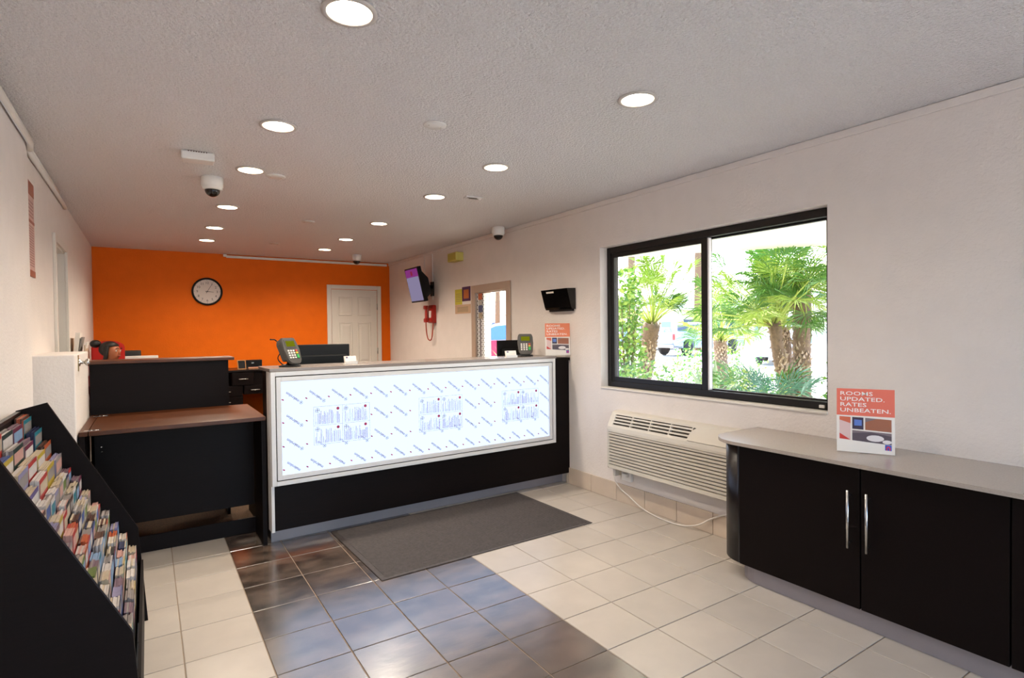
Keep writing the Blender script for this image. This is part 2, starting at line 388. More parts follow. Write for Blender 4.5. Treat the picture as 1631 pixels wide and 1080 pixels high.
for i, (x, y) in enumerate(LIGHTS):
    side = 'left' if x < 1 else 'right'
    t = thing('ceiling_light', 'round recessed ceiling light, %s one in the %s-hand row' % (ORD[i % 6], side), 'light', (x, y, CH), group='recessed ceiling lights')
    ob('trim_ring', lt1, t); ob('reflector', lt2, t); ob('bulb', lt3, t)
    l = bpy.data.lights.new('downlight', 'SPOT'); l.energy = LAMP_W*(.46, .62, 1, 1.2, 1.2, 1.2)[i % 6]; l.color = LAMP_COL; l.spot_size = R_(152); l.spot_blend = 1.0; l.shadow_soft_size = .05
    lo = bpy.data.objects.new('downlight', l); C.objects.link(lo); lo.location = (0, 0, .012); lo.parent = t

# ------------------------------------------------------------------ reception counter
CY, CS = 3.845, .028
RC = (.645, CY, 0)
def cw(u, v, z): return Vector((RC[0]+u*math.cos(CS)-v*math.sin(CS), RC[1]+u*math.sin(CS)+v*math.cos(CS), z))
UE = 2.515
ctr = thing('reception_counter', 'long dark reception counter with an illuminated front panel', 'counter', RC, CS)
q = MB(); q.box(.021, UE, .02, .05, .1, 1.133); q.build('front_panel', m_esp, ctr)
q = MB(); q.box(0, .02, -.004, .09, .1, 1.133, bev=.002); q.build('end_strip', m_alu, ctr, label='pale metal strip on the left end')
q = MB(); q.prism([(.09, .1), (.09, 1.133), (.33, 1.133), (.33, .74), (.95, .74), (.95, .0), (.13, .0), (.13, .1)], lambda p, a: (a, p[0], p[1]), .022, .04); q.build('end_panel', m_esp, ctr)
q = MB(); q.box(.02, UE, .125, .14, .0, .1); q.build('toe_kick', m_toe, ctr)
q = MB(); q.box(-.004, 2.335, -.03, .33, 1.134, 1.157, bev=.003); q.build('transaction_top', m_slab, ctr)
q = MB(); q.box(2.336, UE, .0, .33, 1.11, 1.136); q.build('end_cap', m_esp, ctr)
q = MB(); q.box(.042, UE-.03, .05, .8, .71, .74, bev=.003); q.build('work_surface', m_esp2, ctr)
# light box
U0, U1, Z0, Z1 = 0.002, 2.322, .402, 1.134
def ringbox(u0, u1, z0, z1, t, v0, v1):
    q = MB(); q.box(u0, u0+t, v0, v1, z0, z1, 0, .002); q.box(u1-t, u1, v0, v1, z0, z1, 0, .002)
    q.box(u0+t, u1-t, v0, v1, z0, z0+t, 0, .002); q.box(u0+t, u1-t, v0, v1, z1-t, z1, 0, .002); return q
lb = ob('light_box', None, ctr); lb['label'] = 'illuminated white acrylic panel in a silver frame'
ringbox(U0, U1, Z0, Z1, .028, -.03, .019).build('outer_frame', m_alu, lb)
ringbox(U0+.028, U1-.028, Z0+.028, Z1-.028, .006, -.018, .019).build('gap', m_blackp, lb)
ringbox(U0+.034, U1-.034, Z0+.034, Z1-.034, .03, -.026, .019).build('inner_frame', m_alu, lb)
A0, A1, B0, B1 = U0+.064, U1-.064, Z0+.064, Z1-.064
q = MB(); q.box(A0, A1, -.012, .016, B0, B1); q.build('acrylic_sheet', emis('backlit_acrylic', (.28, .345, .485), 1.0), lb)
# printing on the protective film: repeated mirrored word, emblem, drops, four-part label blocks
m_pr1 = mat('film_grey_print', '#756C90', .6, emit=.07); m_pr2 = mat('film_red_print', '#A32D55', .6, emit=.05); m_pr3 = mat('film_pale_print', '#9C9CC8', .6, emit=.13)
def on_panel(u, z, ang=0): 
    c_, s_ = math.cos(ang), math.sin(ang)
    return M3(Vector((c_, 0, s_)), Vector((-s_, 0, c_)), Vector((0, -1, 0)), Vector((u, -.0135, z)))
def cross_mark(q, M, r, mi=0):
    for a in (0, PI/2):
        c_, s_ = math.cos(a), math.sin(a)
        pts = [(-r, -r*.13), (r, -r*.13), (r, r*.13), (-r, r*.13)]
        q.poly([M @ Vector((x*c_-y*s_, x*s_+y*c_, 0)) for x, y in pts], mi)
    n = 16
    for i in range(n):
        if i % 4 == 3: continue
        a, b = 2*PI*i/n+PI/16, 2*PI*(i+1)/n+PI/16
        q.poly([M @ Vector((k*math.cos(t), k*math.sin(t), 0)) for k, t in ((r*.86, a), (r, a), (r, b), (r*.86, b))], mi)
blocks = [(.264+.006, .654), (1.034, 1.40), (1.775, 2.145)]
BZ0, BZ1 = .634, .888
qw, qd = MB(), MB()
for r_i, z in enumerate((.99, .841, .687, .536)):
    for k in range(15):
        u = .108 + .1475*k
        ce = u+.042; inb = any(a-.045 < ce < b+.03 for a, b in blocks) and r_i in (1, 2)
        if not inb:
            M = on_panel(u+.083, z-.064, R_(180-38.5))
            if k < 14 or True:
                add_text(qw, 'makrolon', .026, M @ Matrix.Translation((.016, -.006, 0)), 0, 1, 'LEFT', .0006)
                if r_i < 3: cross_mark(qw, M, .0115)
        elif r_i == 2:
            M = on_panel(u+.083, z-.064, R_(180-38.5)); cross_mark(qw, M, .0115); add_text(qw, 'mak', .0245, M @ Matrix.Translation((.016, -.006, 0)))
        du, dz = u-.03, z-.043+.004
        if any(a-.02 < du < b+.01 for a, b in blocks) and r_i in (1, 2): continue
        M = on_panel(du, dz, R_(-30))
        qd.poly([M @ Vector((.0075*math.cos(t)*(1.25 if math.cos(t) < 0 else 1), .0045*math.sin(t), 0)) for t in [2*PI*i/10 for i in range(10)]])
qw.build('film_lettering', m_pr1, lb); qd.build('film_drops', m_pr2, lb, kind='stuff')
rng = random.Random(3)
for a, b in blocks:
    q = MB()
    def bar(u0, u1, z0, z1, mi=0): q.poly([(u, -.0135, z) for u, z in ((u0, z0), (u1, z0), (u1, z1), (u0, z1))], mi)
    mu, mz = (a+b)/2, (BZ0+BZ1)/2; e = .0012
    for u in (a, mu, b): bar(u-e, u+e, BZ0, BZ1, 1)
    for z in (BZ0, mz, BZ1): bar(a, b, z-e, z+e, 1)
    for u0 in (a, mu):
        for z0 in (BZ0, mz):
            cross_mark(q, on_panel(u0+.025, z0+.103), .015, 0)
            M = on_panel(u0+.162, z0+.106)
            q.poly([M @ Vector((.0105*math.cos(2*PI*i/14), .0105*math.sin(2*PI*i/14), 0)) for i in range(14)], 2)
            x = u0+.010
            while x < u0+.178:
                hh = rng.choice((.02, .045, .06, .075, .085, .09, .095)); 
                if u0+.012 < x < u0+.04: hh = min(hh, .075)
                if x > u0+.146: hh = min(hh, .078)
                wdt = rng.choice((.002, .0035, .005))
                bar(x, x+wdt, z0+.008, z0+.008+hh, rng.choice((1, 1, 1, 0) if wdt < .002 else (1,))); x += wdt+rng.choice((.0022, .0028, .006))
    q.build('film_label_block', [m_pr1, m_pr3, m_pr2], lb)

# ------------------------------------------------------------------ flip-up gate counter at the left of the reception counter
gate = thing('gate_counter', 'low dark flip-up counter between white half wall and reception counter', 'counter', (-.333, 3.93, 0))
q = MB(); q.box(.045, .968, 0, .80, .815, .84, bev=.002); flap = q.build('flap', m_littop, gate, label='hinged counter flap')
q = MB(); q.box(.0, .04, 0, .80, .815, .84, bev=.002); q.build('fixed_leaf', m_littop, gate)
for v in (.05, .72):
    q = MB()
    for x in (.055, .075, .085): q.lathe([(.006, 0), (.004, .003)], 10, M=Matrix.Translation((x, v, .84)))
    q.box(.02, .1, v-.015, v+.015, .8395, .8408); q.build('hinge', m_chrome, flap)
q = MB(); q.box(.94, .966, .0, .32, 0, .814); q.build('end_panel', m_esp, gate)
q = MB(); q.box(.0, .026, .01, .32, 0, .814); q.build('end_panel', m_esp, gate)
q = MB(); q.box(.05, .935, .30, .32, .2, .80); dr = q.build('gate_panel', m_esp, gate)
for z in (.70, .67, .40, .375, .35):
    q = MB(); q.lathe([(.006, 0), (.004, .004)], 10, M=Matrix.Translation((.085 if z != .375 else .075, .30, z)) @ Matrix.Rotation(PI/2, 4, 'X')); q.build('screw', m_chrome, dr)
q = MB(); q.box(.03, .94, .31, .325, 0.001, .105); q.build('kick_board', m_esp, gate)

# white half wall
q = MB(); q.box(0, .20, 0, .81, 0, 1.275, bev=.006)
hw = struct('wall_partition', 'white half-height wall beside the gate counter', (XL+.002, 3.925, 0), data=q.mesh('wall_partition', m_wall))
q = MB(); q.lathe([(.022, 0), (.022, .008), (.009, .012), (.009, .03), (.02, .036), (.022, .05), (.012, .055)], 16, M=Matrix.Translation((.2, .18, 1.225)) @ Matrix.Rotation(PI/2, 4, 'Y')); q.build('knob', m_chrome, hw)
q = MB(); q.box(.198, .203, .155, .19, 1.175, 1.268); q.build('latch_plate', mat('brass', '#8C7A50', .35, metal=.9), hw)

# ------------------------------------------------------------------ tall front desk behind the gate
desk = thing('front_desk', 'tall dark desk standing behind the low gate counter', 'desk', (-.335, 4.745, 0))
q = MB(); q.box(.0, .845, .0, .02, .12, 1.182); q.build('front_panel', m_esp, desk)
q = MB(); q.box(-.005, .885, -.02, .28, 1.183, 1.205, bev=.003); q.build('ledge', m_littop, desk)
q = MB(); q.box(.0, .845, .02, .72, .71, .74); q.build('work_surface', m_esp2, desk)
for x in (.825, .0):
    q = MB(); q.box(x, x+.02, .02, .3, .0, 1.18); q.build('side_panel', m_esp, desk)

# back counter with drawers under the orange wall
bc = thing('back_counter', 'dark counter with drawers along the orange wall', 'counter', (-.5, 7.72, 0))
q = MB(); q.box(0, 2.1, 0, YB-7.722, .90, .925, bev=.003); q.build('worktop', m_esp2, bc)
def drawer_unit(x0, x1, z0, z1, n):
    q = MB(); q.box(x0, x1, .02, .6, z0, z1); c_ = q.build('cabinet', m_esp, bc)
    dz = (z1-z0)/n
    for k in range(n):
        q = MB(); q.box(x0+.006, x1-.006, .0, .022, z0+k*dz+.004, z0+(k+1)*dz-.004, bev=.002); d_ = q.build('drawer', m_esp, c_)
        q = MB(); xm = (x0+x1)/2; zc = z0+(k+.5)*dz
        q.tube([(xm-.05, .0, zc), (xm-.05, -.028, zc), (xm+.05, -.028, zc), (xm+.05, .0, zc)], .007); q.build('handle', m_chrome, c_)
drawer_unit(0.02, .5, .07, .895, 3); drawer_unit(1.10, 1.49, .07, .728, 5); drawer_unit(1.37, 1.62, .73, .895, 1); drawer_unit(1.50, 1.76, .615, .728, 1)
q = MB(); q.box(2.06, 2.1, .02, .6, .0, .9); q.build('side_panel', m_esp, bc)
q = MB(); q.box(1.62, 2.06, .03, .05, .73, .898); q.build('apron', m_esp, bc)
q = MB(); q.box(.5, 1.1, .5, .6, 0, .898); q.build('back_panel', m_esp, bc)

# ------------------------------------------------------------------ credenza on the right
CT = .767; CF = 2.688
cab = thing('credenza', 'long dark low cabinet with rounded end and stone top under the window wall', 'cabinet', (0, 0, 0))
def rounded_outline(x, yend, r, ylow, xback, n=12):
    pts = [(xback, ylow), (x, ylow)]
    for i in range(n+1):
        a = PI - i/n*PI/2
        pts.append((x+r+r*math.cos(a), yend-r+r*math.sin(a)))
    pts.append((xback, yend)); return pts
XYZ = lambda p, a: (p[0], p[1], a)
YE = 2.045; YLOW = -.9
q = MB(); q.prism(rounded_outline(CF-.042, 2.083, .2, YLOW, XW-.001), XYZ, CT-.018, CT)
bmesh.ops.bevel(q.b, geom=[e for e in q.b.edges if abs(e.verts[0].co.z-e.verts[1].co.z) < 1e-5 and max(v.co.z for v in e.verts) > CT-.001], offset=.004, segments=2, affect='EDGES')
q.build('stone_top', m_slab2, cab)
q = MB(); q.prism(rounded_outline(CF, YE, .165, 1.885, XW-.015, 14), XYZ, .1, CT-.019, smooth=False)
for f in q.b.faces: f.smooth = abs(f.normal.z) < .5
bx = q.build('rounded_end', m_esp2, cab)
q = MB(); q.box(CF+.022, XW-.002, YLOW+.02, 1.88, .1, CT-.02); q.build('carcass', m_esp, cab)
q = MB(); q.prism(rounded_outline(CF+.04, YE-.1, .14, YLOW+.02, XW-.02, 10), XYZ, 0, .1); q.build('toe_kick', m_toe, cab)
ys = [1.882, 1.262, .735, .2, -.33, -.86]
for k in range(5):
    q = MB(); q.box(CF-.002, CF+.02, ys[k+1]+.003, ys[k]-.003, .098, CT-.02, bev=.0015); d_ = q.build('door', m_esp, cab)
    hy = ys[k+1]+.04 if k % 2 == 0 else ys[k]-.04
    q = MB(); q.tube([(CF-.034, hy, .375), (CF-.034, hy, .64)], .0065, 12)
    for z in (.40, .615): q.tube([(CF-.034, hy, z), (CF-.002, hy, z)], .0045, 8)
    q.build('handle', m_chrome, d_)

# ------------------------------------------------------------------ air conditioner
AY0, AY1 = 2.19, 3.31
ac = thing('air_conditioner', 'almond wall air conditioner with louvred grille below the window', 'air conditioner', (XW, AY0, 0))
Ln = AY1-AY0
prof = [(0, .27), (.118, .285), (.126, .30), (.126, .595), (.122, .618), (.068, .722), (.05, .732), (0, .737)]
AF = lambda p, a: (-p[0], a, p[1])
# body with recessed front field
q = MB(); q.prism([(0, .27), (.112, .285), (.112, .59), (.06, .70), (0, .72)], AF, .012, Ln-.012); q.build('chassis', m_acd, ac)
q = MB(); q.prism(prof, AF, Ln-.018, Ln); q.prism(prof, AF, 0, .018)
q.prism([(.113, .285), (.126, .292), (.126, .315), (.113, .318)], AF, .018, Ln-.018)
q.prism([(.113, .578), (.126, .578), (.126, .595), (.122, .618), (.118, .626), (.106, .62)], AF, .018, Ln-.018)
q.prism([(0, .715), (.05, .71), (.074, .71), (.068, .722), (.05, .732), (0, .737)], AF, .018, Ln-.018)
# slope frame between the top edge and the front edge
sl0, sl1 = Vector((.0745, .710)), Vector((.1185, .624))
def slope(a0, a1, mi=0, t0=0, t1=1, thick=.012, lift=0):
    d = sl1-sl0; nrm = Vector((d.y, -d.x)).normalized(); nrm = nrm if nrm.x > 0 else -nrm
    p0, p1 = sl0+d*t0+nrm*lift, sl0+d*t1+nrm*lift
    return [tuple(p0), tuple(p1), tuple(p1-nrm*thick), tuple(p0-nrm*thick)]
q.prism(slope(0, 0), AF, Ln-.05, Ln-.018); q.prism(slope(0, 0), AF, .018, .30)
q.build('cabinet_cover', m_ac, ac)
for k in range(4):
    a1 = Ln-.052-k*.187; a0 = a1-.178
    q = MB(); q.prism(slope(0, 0, thick=.03), AF, a0-.009, a0); q.build('vent_divider', m_ac, ac)
    for t in (.08, .34, .6, .86):
        q = MB(); q.prism(slope(0, 0, t0=t, t1=t+.12, thick=.014), AF, a0, a1); q.build('vent_slat', m_ac, ac)
for k in range(11):
    z = .322+k*.0236
    q = MB(); q.prism([(.112, z), (.124, z+.003), (.126, z+.014), (.112, z+.018)], AF, .018, Ln-.018); q.build('grille_slat', m_ac, ac)
q = MB()
pts = [(a_, t_) for a_, t_ in ((.02, .0), (.285, .0), (.318, .25), (.335, .6), (.34, 1.0), (.02, 1.0))]
d = sl1-sl0; nrm = Vector((d.y, -d.x)).normalized(); nrm = nrm if nrm.x > 0 else -nrm
def lidp(p, h_): v = sl0+d*p[1]+nrm*h_; return (-v.x, p[0], v.y)
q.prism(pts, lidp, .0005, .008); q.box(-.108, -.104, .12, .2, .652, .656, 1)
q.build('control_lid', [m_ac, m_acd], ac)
q = MB(); q.box(-.07, -.001, Ln-.03, Ln-.004, .215, .27, bev=.002); q.build('bracket', m_ac, ac)
q = MB(); q.box(-.03, -.001, Ln-.16, Ln-.055, .185, .262, bev=.006); q.box(-.055, -.03, Ln-.135, Ln-.085, .222, .25, bev=.004); q.build('outlet_box', m_white, ac)
# cord
cord = [(3.135, 3.345, .26), (3.135, 3.34, .225), (3.135, 3.325, .165), (3.14, 3.27, .11), (3.135, 3.17, .075), (3.12, 3.04, .03), (3.10, 2.90, .012), (3.088, 2.76, .007), (3.10, 2.62, .009), (3.12, 2.5, .045), (3.135, 2.42, .10), (3.14, 2.33, .15), (3.145, 2.22, .19), (3.148, 2.12, .20)]
def smooth(P, n=5):
    P = [Vector(p) for p in P]; out = []
    for i in range(len(P)-1):
        p0, p1, p2, p3 = P[max(i-1, 0)], P[i], P[i+1], P[min(i+2, len(P)-1)]
        for k in range(n):
            t = k/n; out.append(.5*((2*p1)+(p2-p0)*t+(2*p0-5*p1+4*p2-p3)*t*t+(3*p1-p0-3*p2+p3)*t**3))
    return out+[P[-1]]
q = MB(); q.tube(smooth(cord), .0052, 8); tag(q.build('power_cord', mat('cord_plastic', '#DDD5CB', .45)), 'white power cord looping down to the floor below the air conditioner', 'cord')

# ------------------------------------------------------------------ floor mat
fm = thing('floor_mat', 'dark grey ribbed rubber mat in front of the reception counter', 'mat', (1.838, 3.482, .0), .028)
m_mat = mat('rubber_mat', '#463F3C', .7, var=.2, vscale=60)
q = MB(); q.box(-.787, .787, -.47, .47, .001, .006, bev=.0025); q.build('backing', m_mat, fm)
q = MB()
for k in range(56):
    y = -.44+k*.016; q.prism([(y-.0062, .006), (y-.003, .0095), (y+.003, .0095), (y+.0062, .006)], lambda p, a: (a, p[0], p[1]), -.755, .755)
q.build('ribs', m_mat, fm, kind='stuff')

# ------------------------------------------------------------------ brochure rack and brochures
RY0, RY1 = 2.10, 3.245
rack = thing('brochure_rack', 'dark wooden tiered brochure rack against the left wall', 'rack', (RX, RY0, 0))
side = [(0.003, 0), (.469, 0), (.437, .455), (.430, .470), (.109, 1.084), (.003, 1.056)]
SF = lambda p, a: (p[0], a, p[1])
for a in (0, RY1-RY0-.019):
    q = MB(); q.prism(side, SF, a, a+.019); q.build('side_panel', m_esp, rack)
Lr = RY1-RY0
q = MB(); q.box(.003, .02, .019, Lr-.019, .05, 1.04); q.build('back_panel', m_esp, rack)
q = MB(); q.box(.445, .455, .019, Lr-.019, .02, .30); q.build('front_panel', m_esp, rack)
q = MB(); q.box(.004, .022, .0195, Lr-.0195, 1.04, 1.054); q.build('top_rail', m_esp2, rack)
NR = 12
rowx = [RX+.043+i*.034 for i in range(NR)]; rowz = [1.037-i*.0595 for i in range(NR)]
for i in range(NR):
    x = rowx[i]-RX; q = MB()
    q.box(x-.016, x+.0165, .0195, Lr-.0195, rowz[i]-.235, rowz[i]-.225); q.box(x+.0135, x+.0165, .0195, Lr-.0195, rowz[i]-.234, rowz[i]-.105); q.build('tier_board', m_esp, rack)
COL = dict(teal='#176A78', orange='#A34A22', maroon='#5E1834', darkgreen='#122A22', red='#A02A24', blue='#3A4E86', navy='#1C2142', yellow='#A8902A', cream='#B0A089', white='#BBB3AE', grey='#827A76', lavender='#827C9A', mauve='#6E5560', green='#5C6C2E', pink='#B58A80', brown='#4A2A1E', purple='#56487A', sky='#7690AC', black='#1C1917')
def pm(n): return mat('print_'+n, COL[n], .45, var=.1, vscale=30)
seqs = [  # from the far end of each tier towards the viewer: (cover, pages)
    ['teal/orange', 'maroon/mauve', 'darkgreen/grey', 'red/cream', 'blue/brown', 'white/grey'],
    ['teal/navy', 'maroon/mauve', 'darkgreen/grey', 'yellow/blue', 'blue/lavender', 'sky/cream'],
    ['orange/brown', 'yellow/cream', 'red/cream', 'lavender/white', 'yellow/pink', 'white/grey'],
    ['grey/lavender', 'yellow/cream', 'red/white', 'purple/cream', 'white/cream', 'green/white'],
    ['red/mauve', 'navy/white', 'white/cream', 'grey/cream', 'lavender/white', 'white/grey', 'cream/white', 'brown/pink', 'grey/white', 'blue/white'],
    ['maroon/mauve', 'darkgreen/cream', 'white/cream', 'brown/grey', 'black/pink', 'red/pink', 'yellow/cream', 'mauve/lavender', 'cream/white', 'grey/white'],
    ['pink/cream', 'grey/lavender', 'white/cream', 'cream/grey', 'navy/brown', 'orange/red', 'red/pink', 'grey/mauve', 'white/cream', 'cream/white'],
    ['red/pink', 'white/cream', 'cream/brown', 'blue/navy', 'lavender/grey', 'red/orange', 'orange/pink', 'green/cream', 'white/grey', 'sky/white'],
    ['white/grey', 'orange/brown', 'cream/grey', 'black/brown', 'sky/grey', 'teal/sky', 'grey/mauve', 'green/green', 'cream/white', 'white/cream'],
    ['blue/lavender', 'brown/orange', 'grey/white', 'maroon/black', 'navy/grey', 'sky/white', 'pink/cream', 'black/white', 'cream/cream', 'white/white'],
    ['orange/white', 'teal/navy', 'cream/pink', 'yellow/sky', 'green/cream', 'brown/mauve', 'blue/lavender', 'navy/white', 'red/cream', 'white/grey'],
    ['white/cream', 'white/pink', 'grey/white', 'cream/white', 'yellow/cream', 'brown/grey', 'navy/mauve', 'white/grey', 'sky/cream', 'cream/white']]
TN = ['topmost', 'second', 'third', 'fourth', 'fifth', 'sixth', 'seventh', 'eighth', 'ninth', 'tenth', 'eleventh', 'lowest']
PN = ['first', 'second', 'third', 'fourth', 'fifth', 'sixth', 'seventh', 'eighth', 'ninth', 'tenth']
CN = dict(darkgreen='dark green', sky='pale blue')
rng = random.Random(11)
for i in range(NR):
    wide = i < 4; pitch = .198 if wide else .108; wd = .178 if wide else .094
    pos = RY1-.022-pitch/2
    for k, sq in enumerate(seqs[i]):
        y = pos-k*pitch-(.03 if i % 2 and wide else 0)*(k > 0)
        if y-wd/2 < RY0+.022: break
        # skip what the near side panel hides completely from the photograph
        zt = rowz[i]
        lim = .109 + (1.084-(CAM.z+(zt+.02-CAM.z)*((RY0+.0)/(y-wd/2))))/1.913   # x of panel edge at the sight line's height
        xs_ = (rowx[i]+.02)*RY0/(y-wd/2)
        if xs_ < RX+lim-.02: continue
        cov, pg = sq.split('/')
        t = Vector((rowx[i], y, zt-.22)); q = MB()
        n = rng.choice((4, 5)); hgt = .215
        tilt = rng.uniform(-.02, .0); big = rng.uniform(-.010, .012)
        for s_ in range(n):
            x = -.0145+s_*.028/n; dz = big+rng.uniform(-.004, .003)*(3 if rng.random() < .15 else 1); dy = rng.uniform(-.002, .002)
            last = s_ == n-1
            M = Matrix.Translation((x, dy, 0)) @ Matrix.Rotation(tilt+rng.uniform(-.004, .004), 4, 'Y')
            q.box(0, .028/n*.93, -wd/2, wd/2, 0, hgt+dz, 0 if rng.random() < .8 else 3, M=M)
            if last:
                q.box(.028/n*.93, .028/n*.93+.0012, -wd/2, wd/2, 0, hgt+dz+.002, 1, M=M)
                q.box(.028/n*.93+.0012, .028/n*.93+.0018, -wd/2+.006, wd/2-.006, hgt+dz-.055, hgt+dz-.015, 2, M=M)
        band = rng.choice(('white', 'cream', 'grey', 'sky', 'pink')) if cov not in ('white', 'cream') else rng.choice(('blue', 'red', 'teal', 'green'))
        edge = {'white': 'cream', 'cream': 'grey', 'red': 'orange', 'orange': 'brown', 'pink': 'white', 'grey': 'white', 'mauve': 'grey', 'green': 'cream'}.get(pg, 'cream')
        o = q.build('brochure_stack', [pm(pg), pm(cov), pm(band), pm(edge)], loc=t)
        c_ = CN.get(cov, cov); p_ = CN.get(pg, pg)
        tag(o, '%s %s with %s pages, %s from the far end of the %s rack tier' % (c_, 'magazines' if wide else 'leaflets', p_, PN[k], TN[i]), 'brochures', 'brochure stacks in the rack')

# ------------------------------------------------------------------ posters
m_or = mat('poster_orange', '#E67F55', .45); m_or2 = mat('poster_coral', '#E4705A', .45)
def poster(label, loc, rotz, tilt, wd, ht, orange):
    # local: x right, z up, faces -y
    t = thing('sign_card', label, 'sign', loc, 0, 'rooms updated cards', rot=(tilt, 0, rotz))
    q = MB(); q.box(0, wd, 0, .004, 0, ht); q.build('card', m_paper, t)
    q = MB(); q.box(0, wd, .004, .010, 0, .02); q.prism([(.004, 0), (.07, 0), (.004, ht*.7)], lambda p, a: (a, p[0], p[1]), wd*.42, wd*.58); q.build('easel_back', m_paper, t)
    y = -.0008
    def P(q, pts, mi=0): q.poly([(x*wd, y, z*ht) for x, z in pts], mi)
    q = MB(); P(q, [(0, .575), (1, .575), (1, 1), (0, 1)]); ob_ = q.build('header_print', orange, t)
    q = MB()
    for k, s in enumerate(('ROOMS', 'UPDATED.', 'RATES', 'UNBEATEN.')):
        add_text(q, s, ht*.086, M3(Vector((1, 0, 0)), Vector((0, 0, 1)), Vector((0, -1, 0)), Vector((wd*.055, -.0016, ht*(.895-k*.088)))), 0, 1.5, 'LEFT', .0002)
    q.build('lettering', mat('poster_white_ink', '#F6EDE6', .5), t)
    q = MB(); mats = [mat('ph_%s' % c_, c_, .5) for c_ in ('#D9B9B4', '#C8372F', '#3B2F45', '#5C7BC4', '#9C5F44', '#574A52', '#E3DAD8', '#CF6547', '#7C6B6E')]
    P(q, [(.05, .20), (.245, .19), (.245, .55), (.05, .555)], 0); 
    y = -.0012; P(q, [(.05, .20), (.245, .19), (.05, .29)], 1); P(q, [(.05, .50), (.245, .45), (.245, .55), (.05, .555)], 7); y = -.0008
    P(q, [(.275, .365), (.47, .36), (.47, .55), (.275, .552)], 2); y = -.0012; P(q, [(.31, .42), (.44, .42), (.44, .51), (.31, .515)], 3); y = -.0008
    P(q, [(.50, .36), (.945, .345), (.945, .535), (.50, .548)], 4); y = -.0012; P(q, [(.50, .48), (.70, .54), (.50, .548)], 8); y = -.0008
    P(q, [(.275, .185), (.945, .15), (.945, .325), (.275, .345)], 5); y = -.0012
    q.poly([(wd*(.67+.15*math.cos(a)), y, ht*(.235+.05*math.sin(a))) for a in [2*PI*i/16 for i in range(16)]], 6)
    q.poly([(wd*(.87+.08*math.cos(a)), y, ht*(.19+.03*math.sin(a))) for a in [2*PI*i/12 for i in range(12)]], 6)
    P(q, [(.275, .30), (.6, .325), (.945, .28), (.945, .325), (.275, .345)], 8)
    q.build('photo_prints', mats, t)
    q = MB(); y = -.0008; P(q, [(.835, .065), (.945, .06), (.945, .145), (.835, .15)], 0)
    y = -.0012; cx, cz = .89, .095
    arc = [(cx+.036*math.cos(a), cz+.034*math.sin(a)) for a in [PI*i/10 for i in range(11)]]; inn = [(cx+.016*math.cos(a), cz+.014*math.sin(a)) for a in [PI*i/10 for i in range(11)]]
    for i in range(10): P(q, [arc[i], arc[i+1], inn[i+1], inn[i]], 1)
    P(q, [(cx-.036, .066), (cx-.016, .066), (cx-.016, cz), (cx-.036, cz)], 1); P(q, [(cx+.016, .066), (cx+.036, .066), (cx+.036, cz), (cx+.016, cz)], 1)
    q.build('emblem', [mat('emblem_blue', '#3A56B8', .5), mat('emblem_red', '#D8304A', .5)], t)
    return t
a_ = Vector((2.845, 1.445)); b_ = Vector((2.952, 1.232)); dd = b_-a_
poster('coral and white card reading rooms updated, on the low cabinet top', (a_.x, a_.y, CT+.004), math.atan2(dd.y, dd.x), R_(-4), dd.length, .308, m_or2)
a_ = Vector((2.94, 3.985)); b_ = Vector((3.155, 3.905)); dd = b_-a_
poster('orange and white card reading rooms updated, at the right end of the counter', (a_.x, a_.y, 1.158), math.atan2(dd.y, dd.x), R_(-3), dd.length, .283, m_or)

# ------------------------------------------------------------------ card terminals
m_term = mat('terminal_grey', '#45413D', .45); m_term2 = mat('terminal_dark', '#3B3836', .5)
m_lcd = emis('lcd_green', '#8A8C18', .22)
def terminal(label, loc, rotz, tilt):
    t = thing('card_terminal', label, 'card terminal', loc, rotz, 'card payment terminals')
    # local: -y faces the user
    q = MB(); q.lathe([(.07, 0), (.07, .008), (.045, .014), (.02, .02), (.018, .07)], 20); q.build('stand', m_blackp, t)
    bd = ob('body_pivot', None, t, (0, 0, .105), (tilt, 0, 0)); 
    out = [(-.045, -.095), (-.06, -.075), (-.068, 0), (-.066, .06), (-.056, .088), (.056, .088), (.066, .06), (.068, 0), (.06, -.075), (.045, -.095), (.02, -.102), (-.02, -.102)]
    q = MB(); q.prism(out, lambda p, a: (p[0], -a, p[1]), 0, .022)
    q.prism([(-.05, -.06), (-.056, .06), (-.04, .09), (.04, .09), (.056, .06), (.05, -.06)], lambda p, a: (p[0], -a, p[1]), -.045, 0)
    bmesh.ops.bevel(q.b, geom=[e for e in q.b.edges], offset=.005, segments=2, affect='EDGES')
    body = q.build('housing', m_term, t, (0, 0, .105), (tilt, 0, 0)); bpy.data.objects.remove(bd)
    q = MB(); q.box(-.048, .048, -.0245, -.0215, .012, .072, bev=.001); q.build('screen_bezel', m_term2, body)
    q = MB(); q.box(-.038, .038, -.0255, -.0246, .022, .062); q.build('screen', m_lcd, body)
    for r in range(4):
        for c in range(4):
            x = -.036+c*.022; z = -.008-r*.0165
            if c == 3:
                if r == 3: continue
                col = ('#C9402E', '#E0B93A', '#2BA04C')[r]; z1 = z-.0165 if r == 2 else z
                q = MB(); q.box(x-.006, x+.012, -.0265, -.021, z1-.005, z+.006, bev=.0015); q.build('key', mat('key'+col, col, .5), body)
            else:
                q = MB(); q.box(x-.0065, x+.0065, -.026, -.021, z-.005, z+.005, bev=.0015); q.build('key', m_paper, body)
    q = MB(); q.tube(smooth([(0, .05, .12), (-.03, .075, .06), (.02, .085, .012), (.07, .09, .007)]), .004, 6); q.build('cable', m_blackp, t)
    return body
p = cw(.155, .115, 1.1572)
b1 = terminal('grey card terminal tilted on the left end of the counter', p, R_(34), R_(-24))
